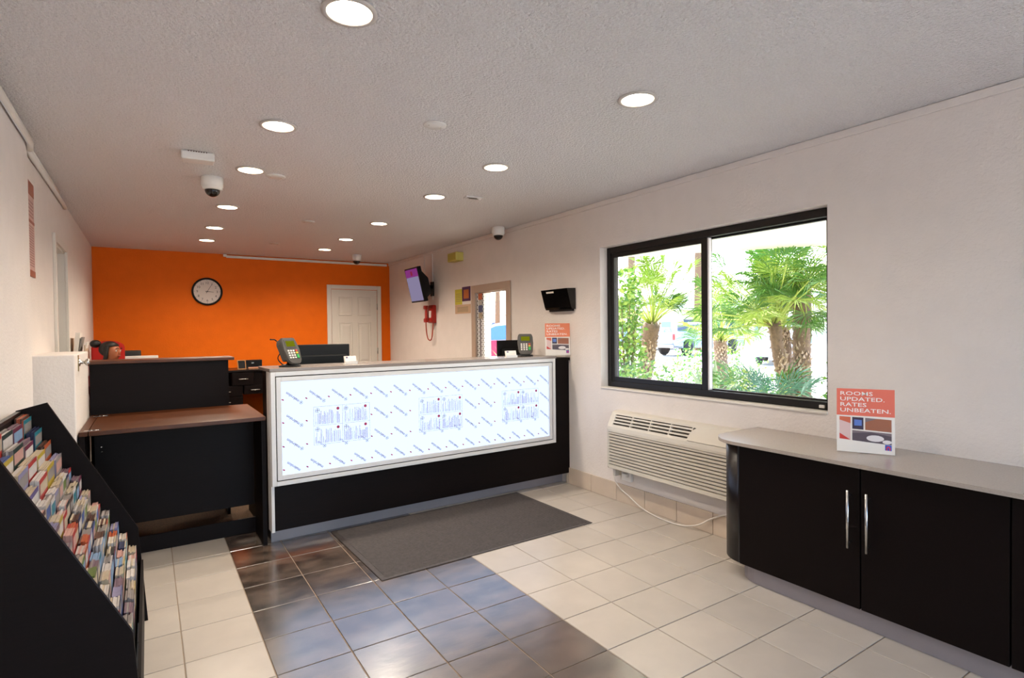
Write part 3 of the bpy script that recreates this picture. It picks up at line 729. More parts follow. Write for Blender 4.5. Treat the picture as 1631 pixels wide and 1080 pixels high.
q = MB(); q.tube(smooth([(-.05, .03, .085), (-.065, .03, .098), (-.10, .028, .098), (-.10, .02, .098)]), .004, 6); q.build('stylus_cord', m_blackp, b1)
p = cw(2.11, .12, 1.1572)
terminal('grey card terminal facing the lobby beside the orange card', p, R_(-28), R_(-20))

# monitors behind the counter
def monitor(label, loc, rotz, wd, ht):
    t = thing('monitor', label, 'monitor', loc, rotz, 'monitors behind the counter')
    z0 = .55-ht
    q = MB(); q.box(-wd/2, wd/2, 0, .03, z0, .55, bev=.006); sc = q.build('housing', m_blackp, t)
    q = MB(); q.box(-wd/2+.03, wd/2-.03, -.025, .0, z0+.03, .47, bev=.01); q.build('rear_cover', m_blackp, t)
    q = MB(); q.box(-wd/2+.015, wd/2-.015, .03, .032, z0+.015, .535); q.build('screen', m_blackg, sc)
    q = MB(); q.box(-.02, .02, -.03, -.005, .01, .40); q.box(-.11, .11, -.09, .09, .001, .014, bev=.004); q.build('stand', m_blackp, t)
monitor('black monitor seen from behind, next to the left card terminal', cw(.51, .62, .741), CS, .44, .28)
monitor('black monitor seen from behind, next to the right card terminal', cw(2.27, .52, .741), CS, .36, .24)

# business card holders
def card_holder(label, loc, rotz, wd):
    t = thing('card_holder', label, 'card holder', loc, rotz, 'business card holders')
    q = MB(); q.box(-wd/2-.003, wd/2+.003, -.012, .03, 0, .004); q.box(-wd/2-.003, wd/2+.003, -.012, -.009, .004, .02); q.build('base', mat('clear_acrylic', '#DAD6D2', .15), t)
    q = MB()
    for k in range(3): q.box(-wd/2, wd/2, -.004+k*.006, .0+k*.006, .0045, .058+k*.001, M=Matrix.Rotation(R_(-14), 4, 'X'))
    c_ = q.build('business_cards', m_paper, t)
    q = MB(); M = Matrix.Rotation(R_(-14), 4, 'X')
    q.poly([M @ Vector((x, -.0046, z)) for x, z in ((-wd*.4, .042), (-wd*.24, .042), (-wd*.24, .053), (-wd*.4, .053))], 0)
    for k in range(3): q.poly([M @ Vector((x, -.0046, z)) for x, z in ((-wd*.15, .018+k*.008), (wd*.38, .018+k*.008), (wd*.38, .0195+k*.008), (-wd*.15, .0195+k*.008))], 1)
    q.build('card_print', [mat('card_logo', '#5A5078', .5), mat('card_text', '#CFC4BE', .5)], c_)
card_holder('white business cards in a holder beside the left monitor', cw(.565, .10, 1.1572), R_(8), .085)
card_holder('white business cards in a holder in front of the right monitor', cw(1.88, .0, 1.1572), R_(-3), .098)

# ------------------------------------------------------------------ wall clock
ck = thing('wall_clock', 'round black rimmed wall clock on the orange wall', 'clock', (.664, YB, 1.936))
RX = Matrix.Rotation(PI/2, 4, 'X')
q = MB(); q.lathe([(.165, 0), (.178, .004), (.181, .022), (.176, .034), (.165, .036), (.158, .028), (.156, .018), (.165, 0)], 48, M=RX, cap=False); q.build('rim', m_blackp, ck)
q = MB(); q.lathe([(.160, .006), (.160, .016)], 48, M=RX, smooth=False); q.build('dial', mat('dial', '#D8CCC4', .5), ck)
FW = lambda x, z: Vector((x, -.0165, z))
q = MB()
for k in range(12):
    a = PI/2-k*PI/6; s = str(12 if k == 0 else k)
    add_text(q, s, .043, M3(Vector((1, 0, 0)), Vector((0, 0, 1)), Vector((0, -1, 0)), Vector((.115*math.cos(a), -.0168, .115*math.sin(a)-.015))), 0, 1, 'CENTER')
    d0, d1 = Vector((math.cos(a), 0, math.sin(a))), Vector((-math.sin(a), 0, math.cos(a)))
    q.poly([Vector((0, -.0168, 0))+d0*r+d1*t for r, t in ((.140, -.0015), (.155, -.0015), (.155, .0015), (.140, .0015))])
q.build('numerals', m_ink, ck)
def hand(nm, ang, r0, r1, w_, y):
    q = MB(); q.prism([(r0, -w_), (r1, -w_*.5), (r1, w_*.5), (r0, w_)], lambda p, a: (p[0]*math.cos(ang)-p[1]*math.sin(ang), a, p[0]*math.sin(ang)+p[1]*math.cos(ang)), y, y-.001); q.build(nm, m_ink, ck)
hand('hour_hand', R_(-4), -.02, .075, .004, -.019); hand('minute_hand', R_(60), -.025, .112, .003, -.021)
q = MB(); q.lathe([(.007, .016), (.007, .024)], 12, M=RX); q.build('hub', m_ink, ck)

# ------------------------------------------------------------------ ceiling fixtures
def dome(label, x, y):
    t = thing('dome_camera', label, 'security camera', (x, y, CH), 0, 'dome security cameras')
    q = MB(); q.lathe([(.064, 0), (.068, -.004), (.068, -.062), (.064, -.066), (.062, -.07), (.06, -.082), (.05, -.086)], 28); q.build('housing', m_white, t)
    q = MB(); q.lathe([(.047, -.084)]+[(.047*math.cos(a), -.086-.045*math.sin(a)) for a in [i*PI/2/8 for i in range(1, 8)]]+[(.004, -.131)], 24); q.build('dome_cover', mat('smoked_dome', '#15110F', .08), t)
dome('white dome security camera with dark bubble near the left wall', .385, 4.29); dome('white dome security camera above the black wall display', 3.03, 4.90); dome('white dome security camera in front of the far orange wall', 2.415, 7.60)
def disc(label, x, y, r):
    t = thing('ceiling_cover_plate', label, 'cover plate', (x, y, CH), 0, 'round ceiling cover plates')
    q = MB(); q.lathe([(r, 0), (r, -.004), (r-.006, -.007), (.002, -.008)], 28); q.build('plate', m_white, t)
    for s_ in (-1, 1): q = MB(); q.lathe([(.004, -.007), (.003, -.0095)], 8, M=Matrix.Translation((s_*r*.55, 0, 0))); q.build('screw', m_chrome, t)
disc('white round cover plate nearest the viewer between the light rows', 1.252, 2.63, .06); disc('white round cover plate beside the third light of the left row', .743, 4.045, .062); disc('white round cover plate in mid room, third from the viewer', 1.30, 5.54, .06); disc('white round cover plate farthest, near the orange wall', 1.274, 7.09, .06)
al = thing('alarm_unit', 'white rectangular alarm box on the ceiling near the left dome camera', 'alarm', (.265, 3.76, CH), R_(-3))
q = MB(); q.box(-.085, .085, -.05, .05, -.05, 0, bev=.008); q.build('housing', m_white, al)
q = MB()
for k in range(8): q.box(-.05+k*.013, -.044+k*.013, -.0515, -.05, -.008, -.002)
q.build('grille_slots', mat('slot_brown', '#5A3020', .6), al)
vt = thing('ceiling_vent', 'small slotted metal plate in the ceiling beside the right light row', 'vent', (2.18, 3.90, CH), R_(-8))
q = MB(); q.box(-.07, .07, -.035, .035, -.008, 0, bev=.002); q.build('plate', m_alu, vt)
q = MB(); q.box(-.05, .03, -.02, -.002, -.0095, -.008); q.box(-.03, .05, .006, .02, -.0095, -.008); q.build('slots', m_acd, vt)

# ------------------------------------------------------------------ right wall items
# tilted display
tv = thing('wall_television', 'small tilted television on a wall arm beside the orange wall', 'television', (XW, 6.78, 1.985))
Mt = Matrix.Translation((-.24, 0, .0)) @ Matrix.Rotation(R_(-1), 4, 'Z') @ Matrix.Rotation(R_(-13), 4, 'Y')
TW, TH = .43, .45
def tbox(*a, bev=0, m=None, nm='', par=None): 
    q = MB(); q.box(*a, bev=bev); return q.build(nm, m, par)
frm = ob('housing', None, tv)
q = MB(); q.box(-.02, .035, -TW/2, TW/2, -TH/2, TH/2, bev=.006); q.prism([(.035, -TH/2+.03), (.12, -TH/2+.09), (.12, .06), (.035, TH/2-.04)], lambda p, a: (p[0], a, p[1]), -TW/2+.05, TW/2-.05)
for_h = q.build('housing', m_blackp, tv); for_h.matrix_local = Mt; bpy.data.objects.remove(frm)
q = MB(); q.box(-.0225, -.0202, -TW/2+.018, TW/2-.018, -TH/2+.02, TH/2-.12); q.build('screen', emis('screen_lavender', '#A196BA', .2), for_h)
q = MB(); q.box(-.0225, -.0202, -TW/2+.018, TW/2-.018, TH/2-.12, TH/2-.018); q.build('screen_banner', emis('screen_magenta', '#9A3F8E', .2), for_h)
q = MB(); q.box(-.0232, -.0226, -.03, .03, TH/2-.1, TH/2-.045); q.build('screen_logo', emis('screen_logo_m', '#7A2438', .35), for_h)
q = MB(); q.tube([(0, 0, -.02), (-.07, 0, -.02), (-.13, .0, -.03)], .025, 10); q.box(-.012, .0, -.05, .05, -.14, .05, bev=.003); q.build('wall_arm', m_blackp, tv)
for i, (y, z0) in enumerate(((7.02, 1.95), (6.765, 1.80))):
    q = MB(); q.box(XW-.012, XW, y-.008, y+.008, z0, CH-.043, bev=.002)
    tag(q.build('cable_duct', m_white), ('white vertical cable duct behind the television' if i == 0 else 'white vertical cable duct just right of the television'), 'cable duct', 'cable ducts')
# red phone
ph = thing('wall_phone', 'red wall telephone with a hanging cord below the television', 'telephone', (XW, 6.745, 1.49))
q = MB(); q.prism([(0, 0), (.055, .0), (.07, .03), (.06, .2), (.05, .235), (0, .235)], lambda p, a: (-p[0], a, p[1]), -.07, .07)
bmesh.ops.bevel(q.b, geom=list(q.b.edges), offset=.006, segments=2, affect='EDGES'); q.build('body', m_red, ph)
q = MB(); q.prism([(.075, .01), (.115, .01), (.118, .05), (.098, .07), (.098, .17), (.118, .19), (.115, .23), (.075, .23), (.085, .17), (.085, .07)], lambda p, a: (-p[0], a, p[1]), .02, .075)
q.build('handset', m_red, ph)
q = MB(); q.box(-.0735, -.06, -.05, .0, .07, .16); q.build('dial_plate', m_paper, ph)
q = MB(); q.tube(smooth([(-.095, .05, .01), (-.09, .05, -.1), (-.08, .03, -.2), (-.06, .0, -.225), (-.05, -.03, -.19), (-.04, -.04, -.08), (-.035, -.04, .0)]), .008, 8); q.build('cord', mat('cord_rust', '#A03818', .5), ph)
# notices
def notice(label, y0, y1, z0, z1, col, extra=None):
    t = thing('notice', label, 'notice', (XW, y1, z0), 0, 'notices beside the small window')
    q = MB(); q.box(-.003, -.0005, y0-y1, 0, 0, z1-z0); q.build('sheet', mat('notice'+col, col, .6), t)
    q = MB(); n = 5
    for k in range(n):
        zz = (z1-z0)*(.2+.6*k/n); q.box(-.0036, -.003, (y0-y1)*.85, (y0-y1)*.15, zz, zz+.006)
    if extra: q = MB(); q.box(-.0036, -.003, (y0-y1)*.8, (y0-y1)*.2, .03, (z1-z0)*.8)
    q.build('print', mat('noticeink'+(extra or col), extra or '#8E8260', .6), t)
notice('yellow notice sheet on the wall left of the small window', 5.955, 6.135, 1.70, 1.885, '#C9BF3E')
notice('purple notice with an orange picture beside the small window', 5.745, 5.95, 1.735, 1.905, '#4B2350', '#B5662C')
notice('beige notice sheet below the yellow and purple ones', 5.745, 6.135, 1.59, 1.697, '#C9A98B')
# yellow box
yb = thing('emergency_light', 'small yellowish box high on the wall right of the television', 'emergency light', (XW, 6.02, 2.215))
q = MB(); q.box(-.10, 0, -.115, .115, 0, .105, bev=.008); q.build('housing', mat('yellowed_plastic', '#C9BE62', .5), yb)
q = MB(); q.box(-.104, -.1, -.10, .10, .012, .092, bev=.001); q.build('lens', mat('yellowed_lens', '#B8AC48', .35), yb)
# black wedge display
wd_ = thing('wall_display', 'black wedge shaped display box on the wall above the orange card', 'display', (XW, 3.835, 1.565))
ln = .385
q = MB(); q.prism([(0, .0), (.04, 0), (.052, .02), (.098, .182), (.0, .186)], lambda p, a: (-p[0], a, p[1]), 0, ln); q.build('housing', m_blackg, wd_)
dv = Vector((-.046, 0, .162)).normalized(); nv = Vector((-dv.z, 0, dv.x))
q = MB(); b0 = Vector((-.052, 0, .02))+nv*.0008
q.poly([b0+dv*a+Vector((0, y, 0)) for a, y in ((.135, .31), (.135, .20), (.15, .20), (.15, .31))]); q.build('label_strip', m_paper, wd_)
q = MB(); q.box(-.04, -.002, .02, ln+.0-.05, -.016, .0); q.build('lower_rail', m_blackp, wd_)

# left wall: poster and file holder
np_ = thing('wall_notice', 'tall pinkish framed notice high on the left wall', 'notice', (XL, 3.885, 1.715))
q = MB(); q.box(.0005, .006, 0, .33, 0, .53); q.build('sheet', mat('pinkish_paper', '#C9A59C', .5), np_)
q = MB(); q.box(.006, .0075, 0, .33, .0, .035); q.box(.006, .0075, 0, .33, .455, .53); q.box(.006, .0075, 0, .33, .30, .315); q.build('colour_bands', mat('notice_brown', '#9A5A48', .5), np_)
q = MB()
for k in range(16):
    z = .06+k*.0145
    q.box(.006, .0068, .03, .30, z, z+.005)
for k in range(5): q.box(.006, .0068, .03, .30, .335+k*.02, .342+k*.02)
q.build('text_lines', mat('notice_text', '#A8807A', .5), np_)
fh = thing('file_holder', 'wall file pocket with rolled papers beyond the white doorway', 'file holder', (XL, 5.88, 1.16))
q = MB(); q.box(.001, .012, -.08, .2, 0, .20); q.box(.10, .108, -.08, .2, .0, .14); q.box(.012, .1, -.08, .2, 0, .01); q.build('pocket', mat('beige_plastic', '#B9A58E', .5), fh)
for k in range(3):
    q = MB(); q.box(.02+k*.025, (.05, .053, .078)[k], -.06+k*.02, .15+k*.01, .012, .25-.03*k, M=Matrix.Rotation(R_(6+4*k), 4, 'Y')); q.build('paper', m_paper if k % 2 == 0 else mat('grey_paper', '#8C8580', .6), fh)

# back counter items
pr = thing('printer', 'dark office printer with white paper tray on the back counter', 'printer', (-.12, 8.0, .926))
q = MB(); q.box(-.20, .16, -.16, .18, 0, .16, bev=.01); q.build('body', mat('printer_grey', '#3A3836', .5), pr)
q = MB(); q.box(-.17, .05, -.10, .16, .16, .27, bev=.01); q.build('feeder', mat('printer_dark', '#232120', .5), pr)
q = MB(); q.box(-.16, .22, -.24, -.12, .165, .21, bev=.004); q.build('paper_tray', m_white, pr)
bx = thing('dark_box', 'flat black box on the back counter near the drawers', 'box', (1.17, 8.12, .926))
q = MB(); q.box(-.10, .10, -.06, .06, 0, .105, bev=.004); q.build('body', m_blackp, bx)
q = MB(); q.box(-.03, .0, -.0615, -.06, .06, .075); q.build('label_plate', m_chrome, bx)
pf = thing('photo_frame', 'small wooden picture frame on the back counter beside the black box', 'frame', (1.0, 7.86, .926), R_(10))
q = MB(); Mf = Matrix.Rotation(R_(-12), 4, 'X')
for b in ((-.05, -.042, 0, .12), (.042, .05, 0, .12), (-.042, .042, 0, .009), (-.042, .042, .111, .12)): q.box(b[0], b[1], -.006, .006, b[2], b[3], M=Mf)
q.build('frame', mat('frame_gold', '#A8743E', .4), pf)
q = MB(); q.box(-.042, .042, -.001, .003, .009, .111, M=Mf); q.build('picture', m_blackp, pf)
tr = thing('letter_tray', 'shallow tray with coloured papers on the back counter', 'tray', (1.17, 7.86, .926))
q = MB(); q.box(-.1, .1, -.06, .06, 0, .012); q.box(-.1, .1, -.06, -.055, .012, .02); q.build('tray', mat('tray_tan', '#8C6242', .5), tr)
q = MB(); q.box(-.09, .06, -.05, .05, .012, .02); q.build('papers', mat('paper_pink', '#D8A48E', .6), tr)

# ------------------------------------------------------------------ seated person and chair
chx, chy = -.372, 7.36
ch = thing('office_chair', 'red backed office chair behind the seated person with a bun', 'chair', (chx+.005, chy+.07, 0))
m_redf = mat('red_fabric', '#C0180C', .7)
q = MB(); n = 14
pts = [(-.15, .55), (.15, .55)]+[(.15*math.cos(a), 1.25+.07*math.sin(a)) for a in [PI*i/n for i in range(n+1)]]
q.prism(pts, lambda p, a: (p[0], a, p[1]), .15, .22); bmesh.ops.bevel(q.b, geom=list(q.b.edges), offset=.012, segments=2, affect='EDGES'); q.build('backrest', m_redf, ch)
q = MB(); q.box(-.16, .16, -.28, .2, .42, .49, bev=.025); q.build('seat', m_redf, ch)
q = MB(); q.tube([(0, 0, .08), (0, 0, .42)], .03, 12); q.tube([(0, .1, .43), (0, .235, .45), (0, .235, .7)], .02, 8); q.build('post', m_blackp, ch)
for k in range(5):
    a = k*2*PI/5; q = MB(); q.tube([(0, 0, .1), (.16*math.cos(a), .16*math.sin(a), .07)], [.025, .015], 8); lg = q.build('leg', m_blackp, ch)
    q = MB(); q.sphere((.16*math.cos(a), .16*math.sin(a), .0275), .027); q.build('caster', m_blackp, lg)
pe = thing('person', 'seated person with dark bun looking down behind the tall desk', 'person', (chx, chy, 0), R_(58))
# local frame: facing -y
m_skin = mat('skin', '#A5603E', .5, var=.06, vscale=30); m_hair = mat('dark_hair', '#0E0908', .45, bump=.4, bscale=90, stretch=(1, 1, 6)); m_shirt = mat('maroon_shirt', '#6B1A1E', .8, var=.08); m_pants = mat('dark_trousers', '#1C1B22', .8)
def skin_fig(name, V, E, m, parent, lv=2, root=0):
    me = bpy.data.meshes.new(name); me.from_pydata([v[:3] for v in V], E, []); me.materials.append(m)
    o = ob(name, me, parent); md = o.modifiers.new('s', 'SKIN')
    for i, v in enumerate(V): 
        d_ = me.skin_vertices[0].data[i]; d_.radius = (v[3], v[4] if len(v) > 4 else v[3]); d_.use_root = i == root
    md.use_smooth_shade = True
    sb = o.modifiers.new('d', 'SUBSURF'); sb.levels = lv; sb.render_levels = lv
    return o
V = [(0, .03, .56, .15, .11), (0, .02, .72, .13, .10), (0, .0, .90, .16, .11), (0, -.01, .98, .10, .08), (0, -.02, 1.06, .052), (0, -.045, 1.12, .055),
     (0, -.06, 1.17, .078, .088), (0, -.06, 1.235, .075, .085), (0, -.05, 1.275, .045, .05)]
E = [(i, i+1) for i in range(8)]
def limb(start, pts):
    a = start
    for p in pts: V.append(p); E.append((a, len(V)-1)); a = len(V)-1
    return a
hands = []
for s_ in (-1, 1):
    limb(2, [(s_*.17, .0, .93, .06), (s_*.22, -.05, .76, .045), (s_*.18, -.24, .77, .036), (s_*.16, -.34, .775, .03), (s_*.155, -.40, .772, .034, .02)])
    limb(0, [(s_*.10, -.1, .54, .085), (s_*.12, -.42, .53, .06), (s_*.12, -.44, .12, .042), (s_*.12, -.46, .06, .04), (s_*.12, -.58, .035, .03)])
body = skin_fig('body', V, E, m_skin, pe)
for s_ in (-1, 1):
    for f in range(4):
        x = s_*.155+(f-1.5)*.017; L_ = (.06, .072, .068, .052)[f]
        skin_fig('finger', [(x, -.41, .772, .009), (x, -.41-L_*.5, .774, .0085), (x+(f-1.5)*.002, -.41-L_, .765, .007)], [(0, 1), (1, 2)], m_skin, body, 1)
    skin_fig('thumb', [(s_*.13, -.385, .77, .011), (s_*.108, -.415, .772, .0095), (s_*.104, -.445, .768, .008)], [(0, 1), (1, 2)], m_skin, body, 1)
VS = [(0, .03, .55, .165, .125), (0, .02, .72, .145, .115), (0, .0, .90, .172, .122), (0, -.01, .975, .115, .09), (0, -.018, 1.03, .064)]; ES = [(i, i+1) for i in range(4)]
for s_ in (-1, 1):
    VS += [(s_*.175, .0, .93, .072), (s_*.21, -.03, .81, .06)]; ES += [(2, len(VS)-2), (len(VS)-2, len(VS)-1)]
skin_fig('shirt', VS, ES, m_shirt, pe)
VP = [(0, .03, .56, .162, .12)]; EP = []
for s_ in (-1, 1):
    VP += [(s_*.10, -.1, .54, .094), (s_*.12, -.42, .53, .07), (s_*.12, -.44, .12, .055)]; n_ = len(VP); EP += [(0, n_-3), (n_-3, n_-2), (n_-2, n_-1)]
skin_fig('trousers', VP, EP, m_pants, pe)
# face
q = MB(); q.sphere((0, -.135, 1.195), .014, sc=(.8, 1, 1.5)); q.build('nose', m_skin, body)
for s_ in (-1, 1):
    q = MB(); q.sphere((s_*.031, -.126, 1.213), .0095); e_ = q.build('eye', m_white, body)
    q = MB(); q.sphere((s_*.031, -.1325, 1.213), .0052); q.build('iris', m_ink, e_)
    q = MB(); q.tube([(s_*.015, -.142, 1.236), (s_*.03, -.143, 1.242), (s_*.047, -.132, 1.236)], .004, 6); q.build('eyebrow', m_hair, body)
    q = MB(); q.sphere((s_*.078, -.055, 1.20), .022, sc=(.4, .8, 1.4)); q.build('ear', m_skin, body)
q = MB(); q.sphere((0, -.136, 1.158), .018, sc=(1.3, .5, .4)); q.build('mouth', mat('lips', '#8E3F36', .5), body)
hr = ob('hair', None, pe)
q = MB(); q.sphere((0, -.035, 1.232), .095, sc=(.98, 1.03, .9), u=20, v=14)
for v in q.b.verts:      # open the face
    if v.co.y < -.06 and v.co.z < 1.262: v.co.y = max(v.co.y, -.06)
hc = q.build('hair', m_hair, pe); bpy.data.objects.remove(hr)
q = MB(); q.sphere((-.01, .105, 1.29), .05, sc=(1.1, 1, .85)); q.build('bun', m_hair, hc)
for s_ in (-1, 1):
    q = MB(); q.tube(smooth([(s_*.072, -.06, 1.26), (s_*.082, -.055, 1.19), (s_*.08, -.04, 1.12), (s_*.07, -.03, 1.05)]), [.02]*15+[.012], 8); q.build('lock', m_hair, hc)

# ------------------------------------------------------------------ outdoors
g = MB(); g.box(-60, 90, -60, 90, -.25, -.055)
gd = struct('ground', 'pale sunlit paving outside', data=g.mesh('ground', mat('concrete', '#B4AFA6', .8, var=.05, vscale=2)))
sf = [(3.36, -3), (6.95, -3), (6.75, 2.9), (6.35, 3.5), (5.03, 5.33), (4.75, 5.7), (3.36, 5.7)]
q = MB(); q.prism(sf, XYZ, 2.30, 2.5)
soff = struct('roof_overhang', 'cream porch soffit outside the window', data=q.mesh('roof_overhang', mat('cream_stucco', '#E9E2CF', .8)))
q = MB(); q.lathe([(.08, -.004), (.08, .0)], 24, M=Matrix.Translation((5.3, 4.9, 2.3))); q.build('porch_light', m_white, soff)
pp = MB(); pp.box(-.065, .065, -.065, .065, -.054, 2.1, bev=.01); q2 = pp.build('post', mat('cream_post', '#E6DFA8', .6)); q2.location = (9.0, 6.08, 0)
tag(q2, 'slim pale yellow post between the palms outside', 'post')

m_leaf = [mat('palm_green', '#4C8220', .5, var=.15), mat('palm_green_light', '#8CA830', .5, var=.15), mat('palm_bluegreen', '#5A8C72', .5, var=.15)]
m_trunk = mat('palm_trunk', '#6A5440', .9, var=.3, vscale=30, bump=.6, bscale=40)
m_pet = mat('palm_stem', '#A9B84E', .6)
def fan_mesh(seed, mm, nleaf=26, R=.5, pet=.55):
    r = random.Random(seed); q = MB()
    q.tube([(0, 0, 0), (pet*.5, 0, .04), (pet, 0, 0)], [.011, .008, .006], 5, 1)
    for i in range(nleaf):
        a = -1.75+3.5*i/(nleaf-1)+r.uniform(-.05, .05); L_ = R*(1-.22*abs(a)/1.75)*r.uniform(.82, 1.1); w_ = .0075*R/.4
        d = Vector((math.cos(a), math.sin(a), r.uniform(-.12, .12))); n_ = Vector((-d.y, d.x, 0)).normalized(); dr = r.uniform(.02, .28)*L_
        p0 = Vector((pet, 0, 0)); p1 = p0+d*L_*.5+Vector((0, 0, .03)); p2 = p0+d*L_-Vector((0, 0, dr))+n_*r.uniform(-.04, .04)
        v = [q.b.verts.new(p) for p in (p0, p1+n_*w_, p1+Vector((0, 0, -.010)), p1-n_*w_, p2)]
        for f in ((0, 1, 2), (0, 2, 3), (1, 4, 2), (2, 4, 3)): q.b.faces.new([v[k] for k in f])
    return q.mesh('frond', [mm, m_pet])
def palm(label, base, top, r0, r1, nf, seed, mm, R=.5, pet=.5, up=(10, 80), toward=None, spread=PI):
    t = thing('palm_tree', label, 'palm tree', base, 0, 'palm trees outside the window')
    r = random.Random(seed); b, tp = Vector(base), Vector(top); d = tp-b; H = d.length
    q = MB(); n = 26; P = [d*(i/n)+Vector((.03*math.sin(i*.4+seed), .03*math.cos(i*.3+seed), 0))*(i/n) for i in range(n+1)]
    q.tube(P, [(r0+(r1-r0)*i/n)*(1+.10*(i % 2)) for i in range(n+1)], 12); tk = q.build('trunk', m_trunk, t)
    q = MB(); m_ = int(H*190)
    for i in range(m_):
        f = i/m_; a = i*2.4; p = d*f; rr = (r0+(r1-r0)*f)
        o_ = Vector((math.cos(a), math.sin(a), 0)); c_ = Vector((-o_.y, o_.x, 0)); k = p+o_*rr*.85
        v = [q.b.verts.new(x) for x in (k+c_*.02, k-c_*.02, k+o_*r.uniform(.015, .05)+c_*r.uniform(-.04, .04)+Vector((0, 0, r.uniform(-.02, .08))), k+Vector((0, 0, .06)))]
        for F in ((0, 1, 2), (0, 2, 3), (1, 3, 2), (0, 3, 1)): q.b.faces.new([v[x] for x in F])
    q.build('leaf_bases', mat('leaf_base', '#A08A72', .9, var=.3, vscale=30), tk, kind='stuff')
    ms = [fan_mesh(seed*10+k, m_leaf[mm[k % len(mm)]], 26, R*(.85+.1*k), pet*(.6+.3*k)) for k in range(3)]
    for i in range(nf):
        az = (toward if toward is not None else 0)+r.uniform(-spread, spread); el = R_(r.uniform(*up))
        o = ob('frond', ms[i % 3], t, d+Vector((0, 0, -.03)), (r.uniform(-.5, .5), -el, az))
    return t
palm('stout fan palm seen through the left pane of the window', (6.1, 5.98, -.06), (6.25, 5.82, 1.45), .10, .12, 44, 1, [0, 1, 1], .38, .75, (0, 88))
palm('leaning fan palm nearest the meeting rail in the right pane', (6.9, 4.0, -.06), (6.75, 4.22, 1.42), .085, .07, 48, 2, [0, 1, 0], .42, .82, (-5, 85))
palm('tall shaggy fan palm at the right edge of the window', (7.0, 3.98, -.06), (7.05, 4.02, 1.95), .11, .095, 52, 3, [1, 0, 1], .45, .6, (-50, 70))
palm('short slim palm trunk between the two right hand palms', (7.25, 4.3, -.06), (7.15, 4.32, 1.35), .08, .07, 22, 4, [0, 1], .4, .6, (10, 80))
palm('bushy fan palm farther back, left of the leaning palm', (9.1, 6.75, -.06), (9.1, 6.75, 1.15), .12, .11, 40, 6, [0, 1, 1], .5, .75, (0, 80))
palm('low bluish fan palm at the foot of the right palms', (5.9, 3.7, -.06), (5.92, 3.72, .45), .07, .06, 14, 5, [2, 2, 0], .45, .45, (5, 70))
for k, (x, y, hgt, lb_) in enumerate(((24, 24, 14, 'thin distant palm trunk left in the window'), (30, 24, 16, 'thin distant palm trunk just left of the meeting rail'), (30, 19.4, 15, 'thin distant palm trunk just right of the meeting rail'), (27, 44, 16, 'thin distant palm trunk seen in the small window'))):
    t = thing('distant_palm', lb_, 'palm tree', (x, y, -.06), 0, 'distant palms')
    q = MB(); q.tube([(0, 0, 0), (.1, 0, hgt*.5), (0, 0, hgt)], [.25, .2, .18], 10); q.build('trunk', m_trunk, t)
    fm_ = fan_mesh(50+k, m_leaf[0], 18, .9, .9)
    for i in range(14): ob('frond', fm_, t, (0, 0, hgt), (0, -R_(random.uniform(-40, 70)), i*.9))
def bush(label, loc, sx, sy, sz, n, cols, seed, size=.05, name='shrub'):
    t = thing(name, label, 'bush', loc, 0, 'shrubs outside the window'); r = random.Random(seed); q = MB()
    for i in range(n):
        while 1:
            p = Vector((r.uniform(-1, 1), r.uniform(-1, 1), r.uniform(0, 1)))
            if Vector((p.x, p.y, p.z*.9)).length < 1: break
        p = Vector((p.x*sx, p.y*sy, p.z*sz+.05)); a = Vector((r.gauss(0, 1), r.gauss(0, 1), r.gauss(.4, .6))).normalized(); b = a.cross(Vector((r.gauss(0, 1), r.gauss(0, 1), r.gauss(0, 1)))).normalized()
        s_ = size*r.uniform(.6, 1.3)
        v = [q.b.verts.new(x) for x in (p, p+a*s_*.5+b*s_*.28, p+a*s_, p+a*s_*.5-b*s_*.28)]; f = q.b.faces.new(v); f.material_index = r.randrange(len(cols))
    q.build('leaves', cols, t, kind='stuff')
    q = MB()
    for i in range(9):
        a = i*.7; q.tube([(0, 0, 0), (sx*.35*math.cos(a), sy*.35*math.sin(a), sz*.5), (sx*.6*math.cos(a), sy*.6*math.sin(a), sz*.8)], [.012, .008, .004], 5)
    q.build('stems', mat('shrub_stem', '#6E5B44', .9), t, kind='stuff')
m_lf = [mat('leaf_a', '#6A9A2C', .5, var=.1), mat('leaf_b', '#4F8628', .5, var=.1), mat('leaf_c', '#8FAE48', .5, var=.1)]
bush('tall feathery bamboo-like shrub at the left edge of the window', (5.38, 5.46, -.06), .26, .26, 2.2, 2600, [m_lf[0], m_lf[2], m_lf[1]], 21, .075)
bush('low leafy shrub below the left pane of the window', (4.9, 4.62, -.06), .42, .42, 1.02, 1300, m_lf, 22, .06)
bush('low leafy shrub below the meeting rail in the right pane', (4.75, 3.5, -.06), .45, .45, .98, 1400, m_lf, 23, .055)
bush('green shrub at the far right edge of the window', (5.9, 2.75, -.06), .4, .45, 1.25, 1300, [m_lf[1], m_lf[0]], 24, .06)
bush('wide bushy hedge beyond the leaning palm', (10.5, 8.0, -.06), .7, 1.6, 1.0, 1500, m_lf, 25, .09)
yu = thing('yucca_plant', 'spiky yellow green plant outside the small window', 'plant', (4.9, 7.55, -.06))
q = MB(); r = random.Random(5)
for i in range(70):
    a = r.uniform(0, 2*PI); e_ = r.uniform(.2, 1.4); d = Vector((math.cos(a)*math.cos(e_), math.sin(a)*math.cos(e_), math.sin(e_))); n_ = d.cross(Vector((0, 0, 1))).normalized()*.018
    z0 = Vector((0, 0, .75)); L_ = r.uniform(.35, .6)
    v = [q.b.verts.new(x) for x in (z0-n_, z0+n_, z0+d*L_)]; q.b.faces.new(v)
q.build('leaves', mat('yucca_leaf', '#C6CC58', .5), yu, kind='stuff'); q = MB(); q.tube([(0, 0, 0), (0, 0, .78)], .07, 10); q.build('trunk', m_trunk, yu)

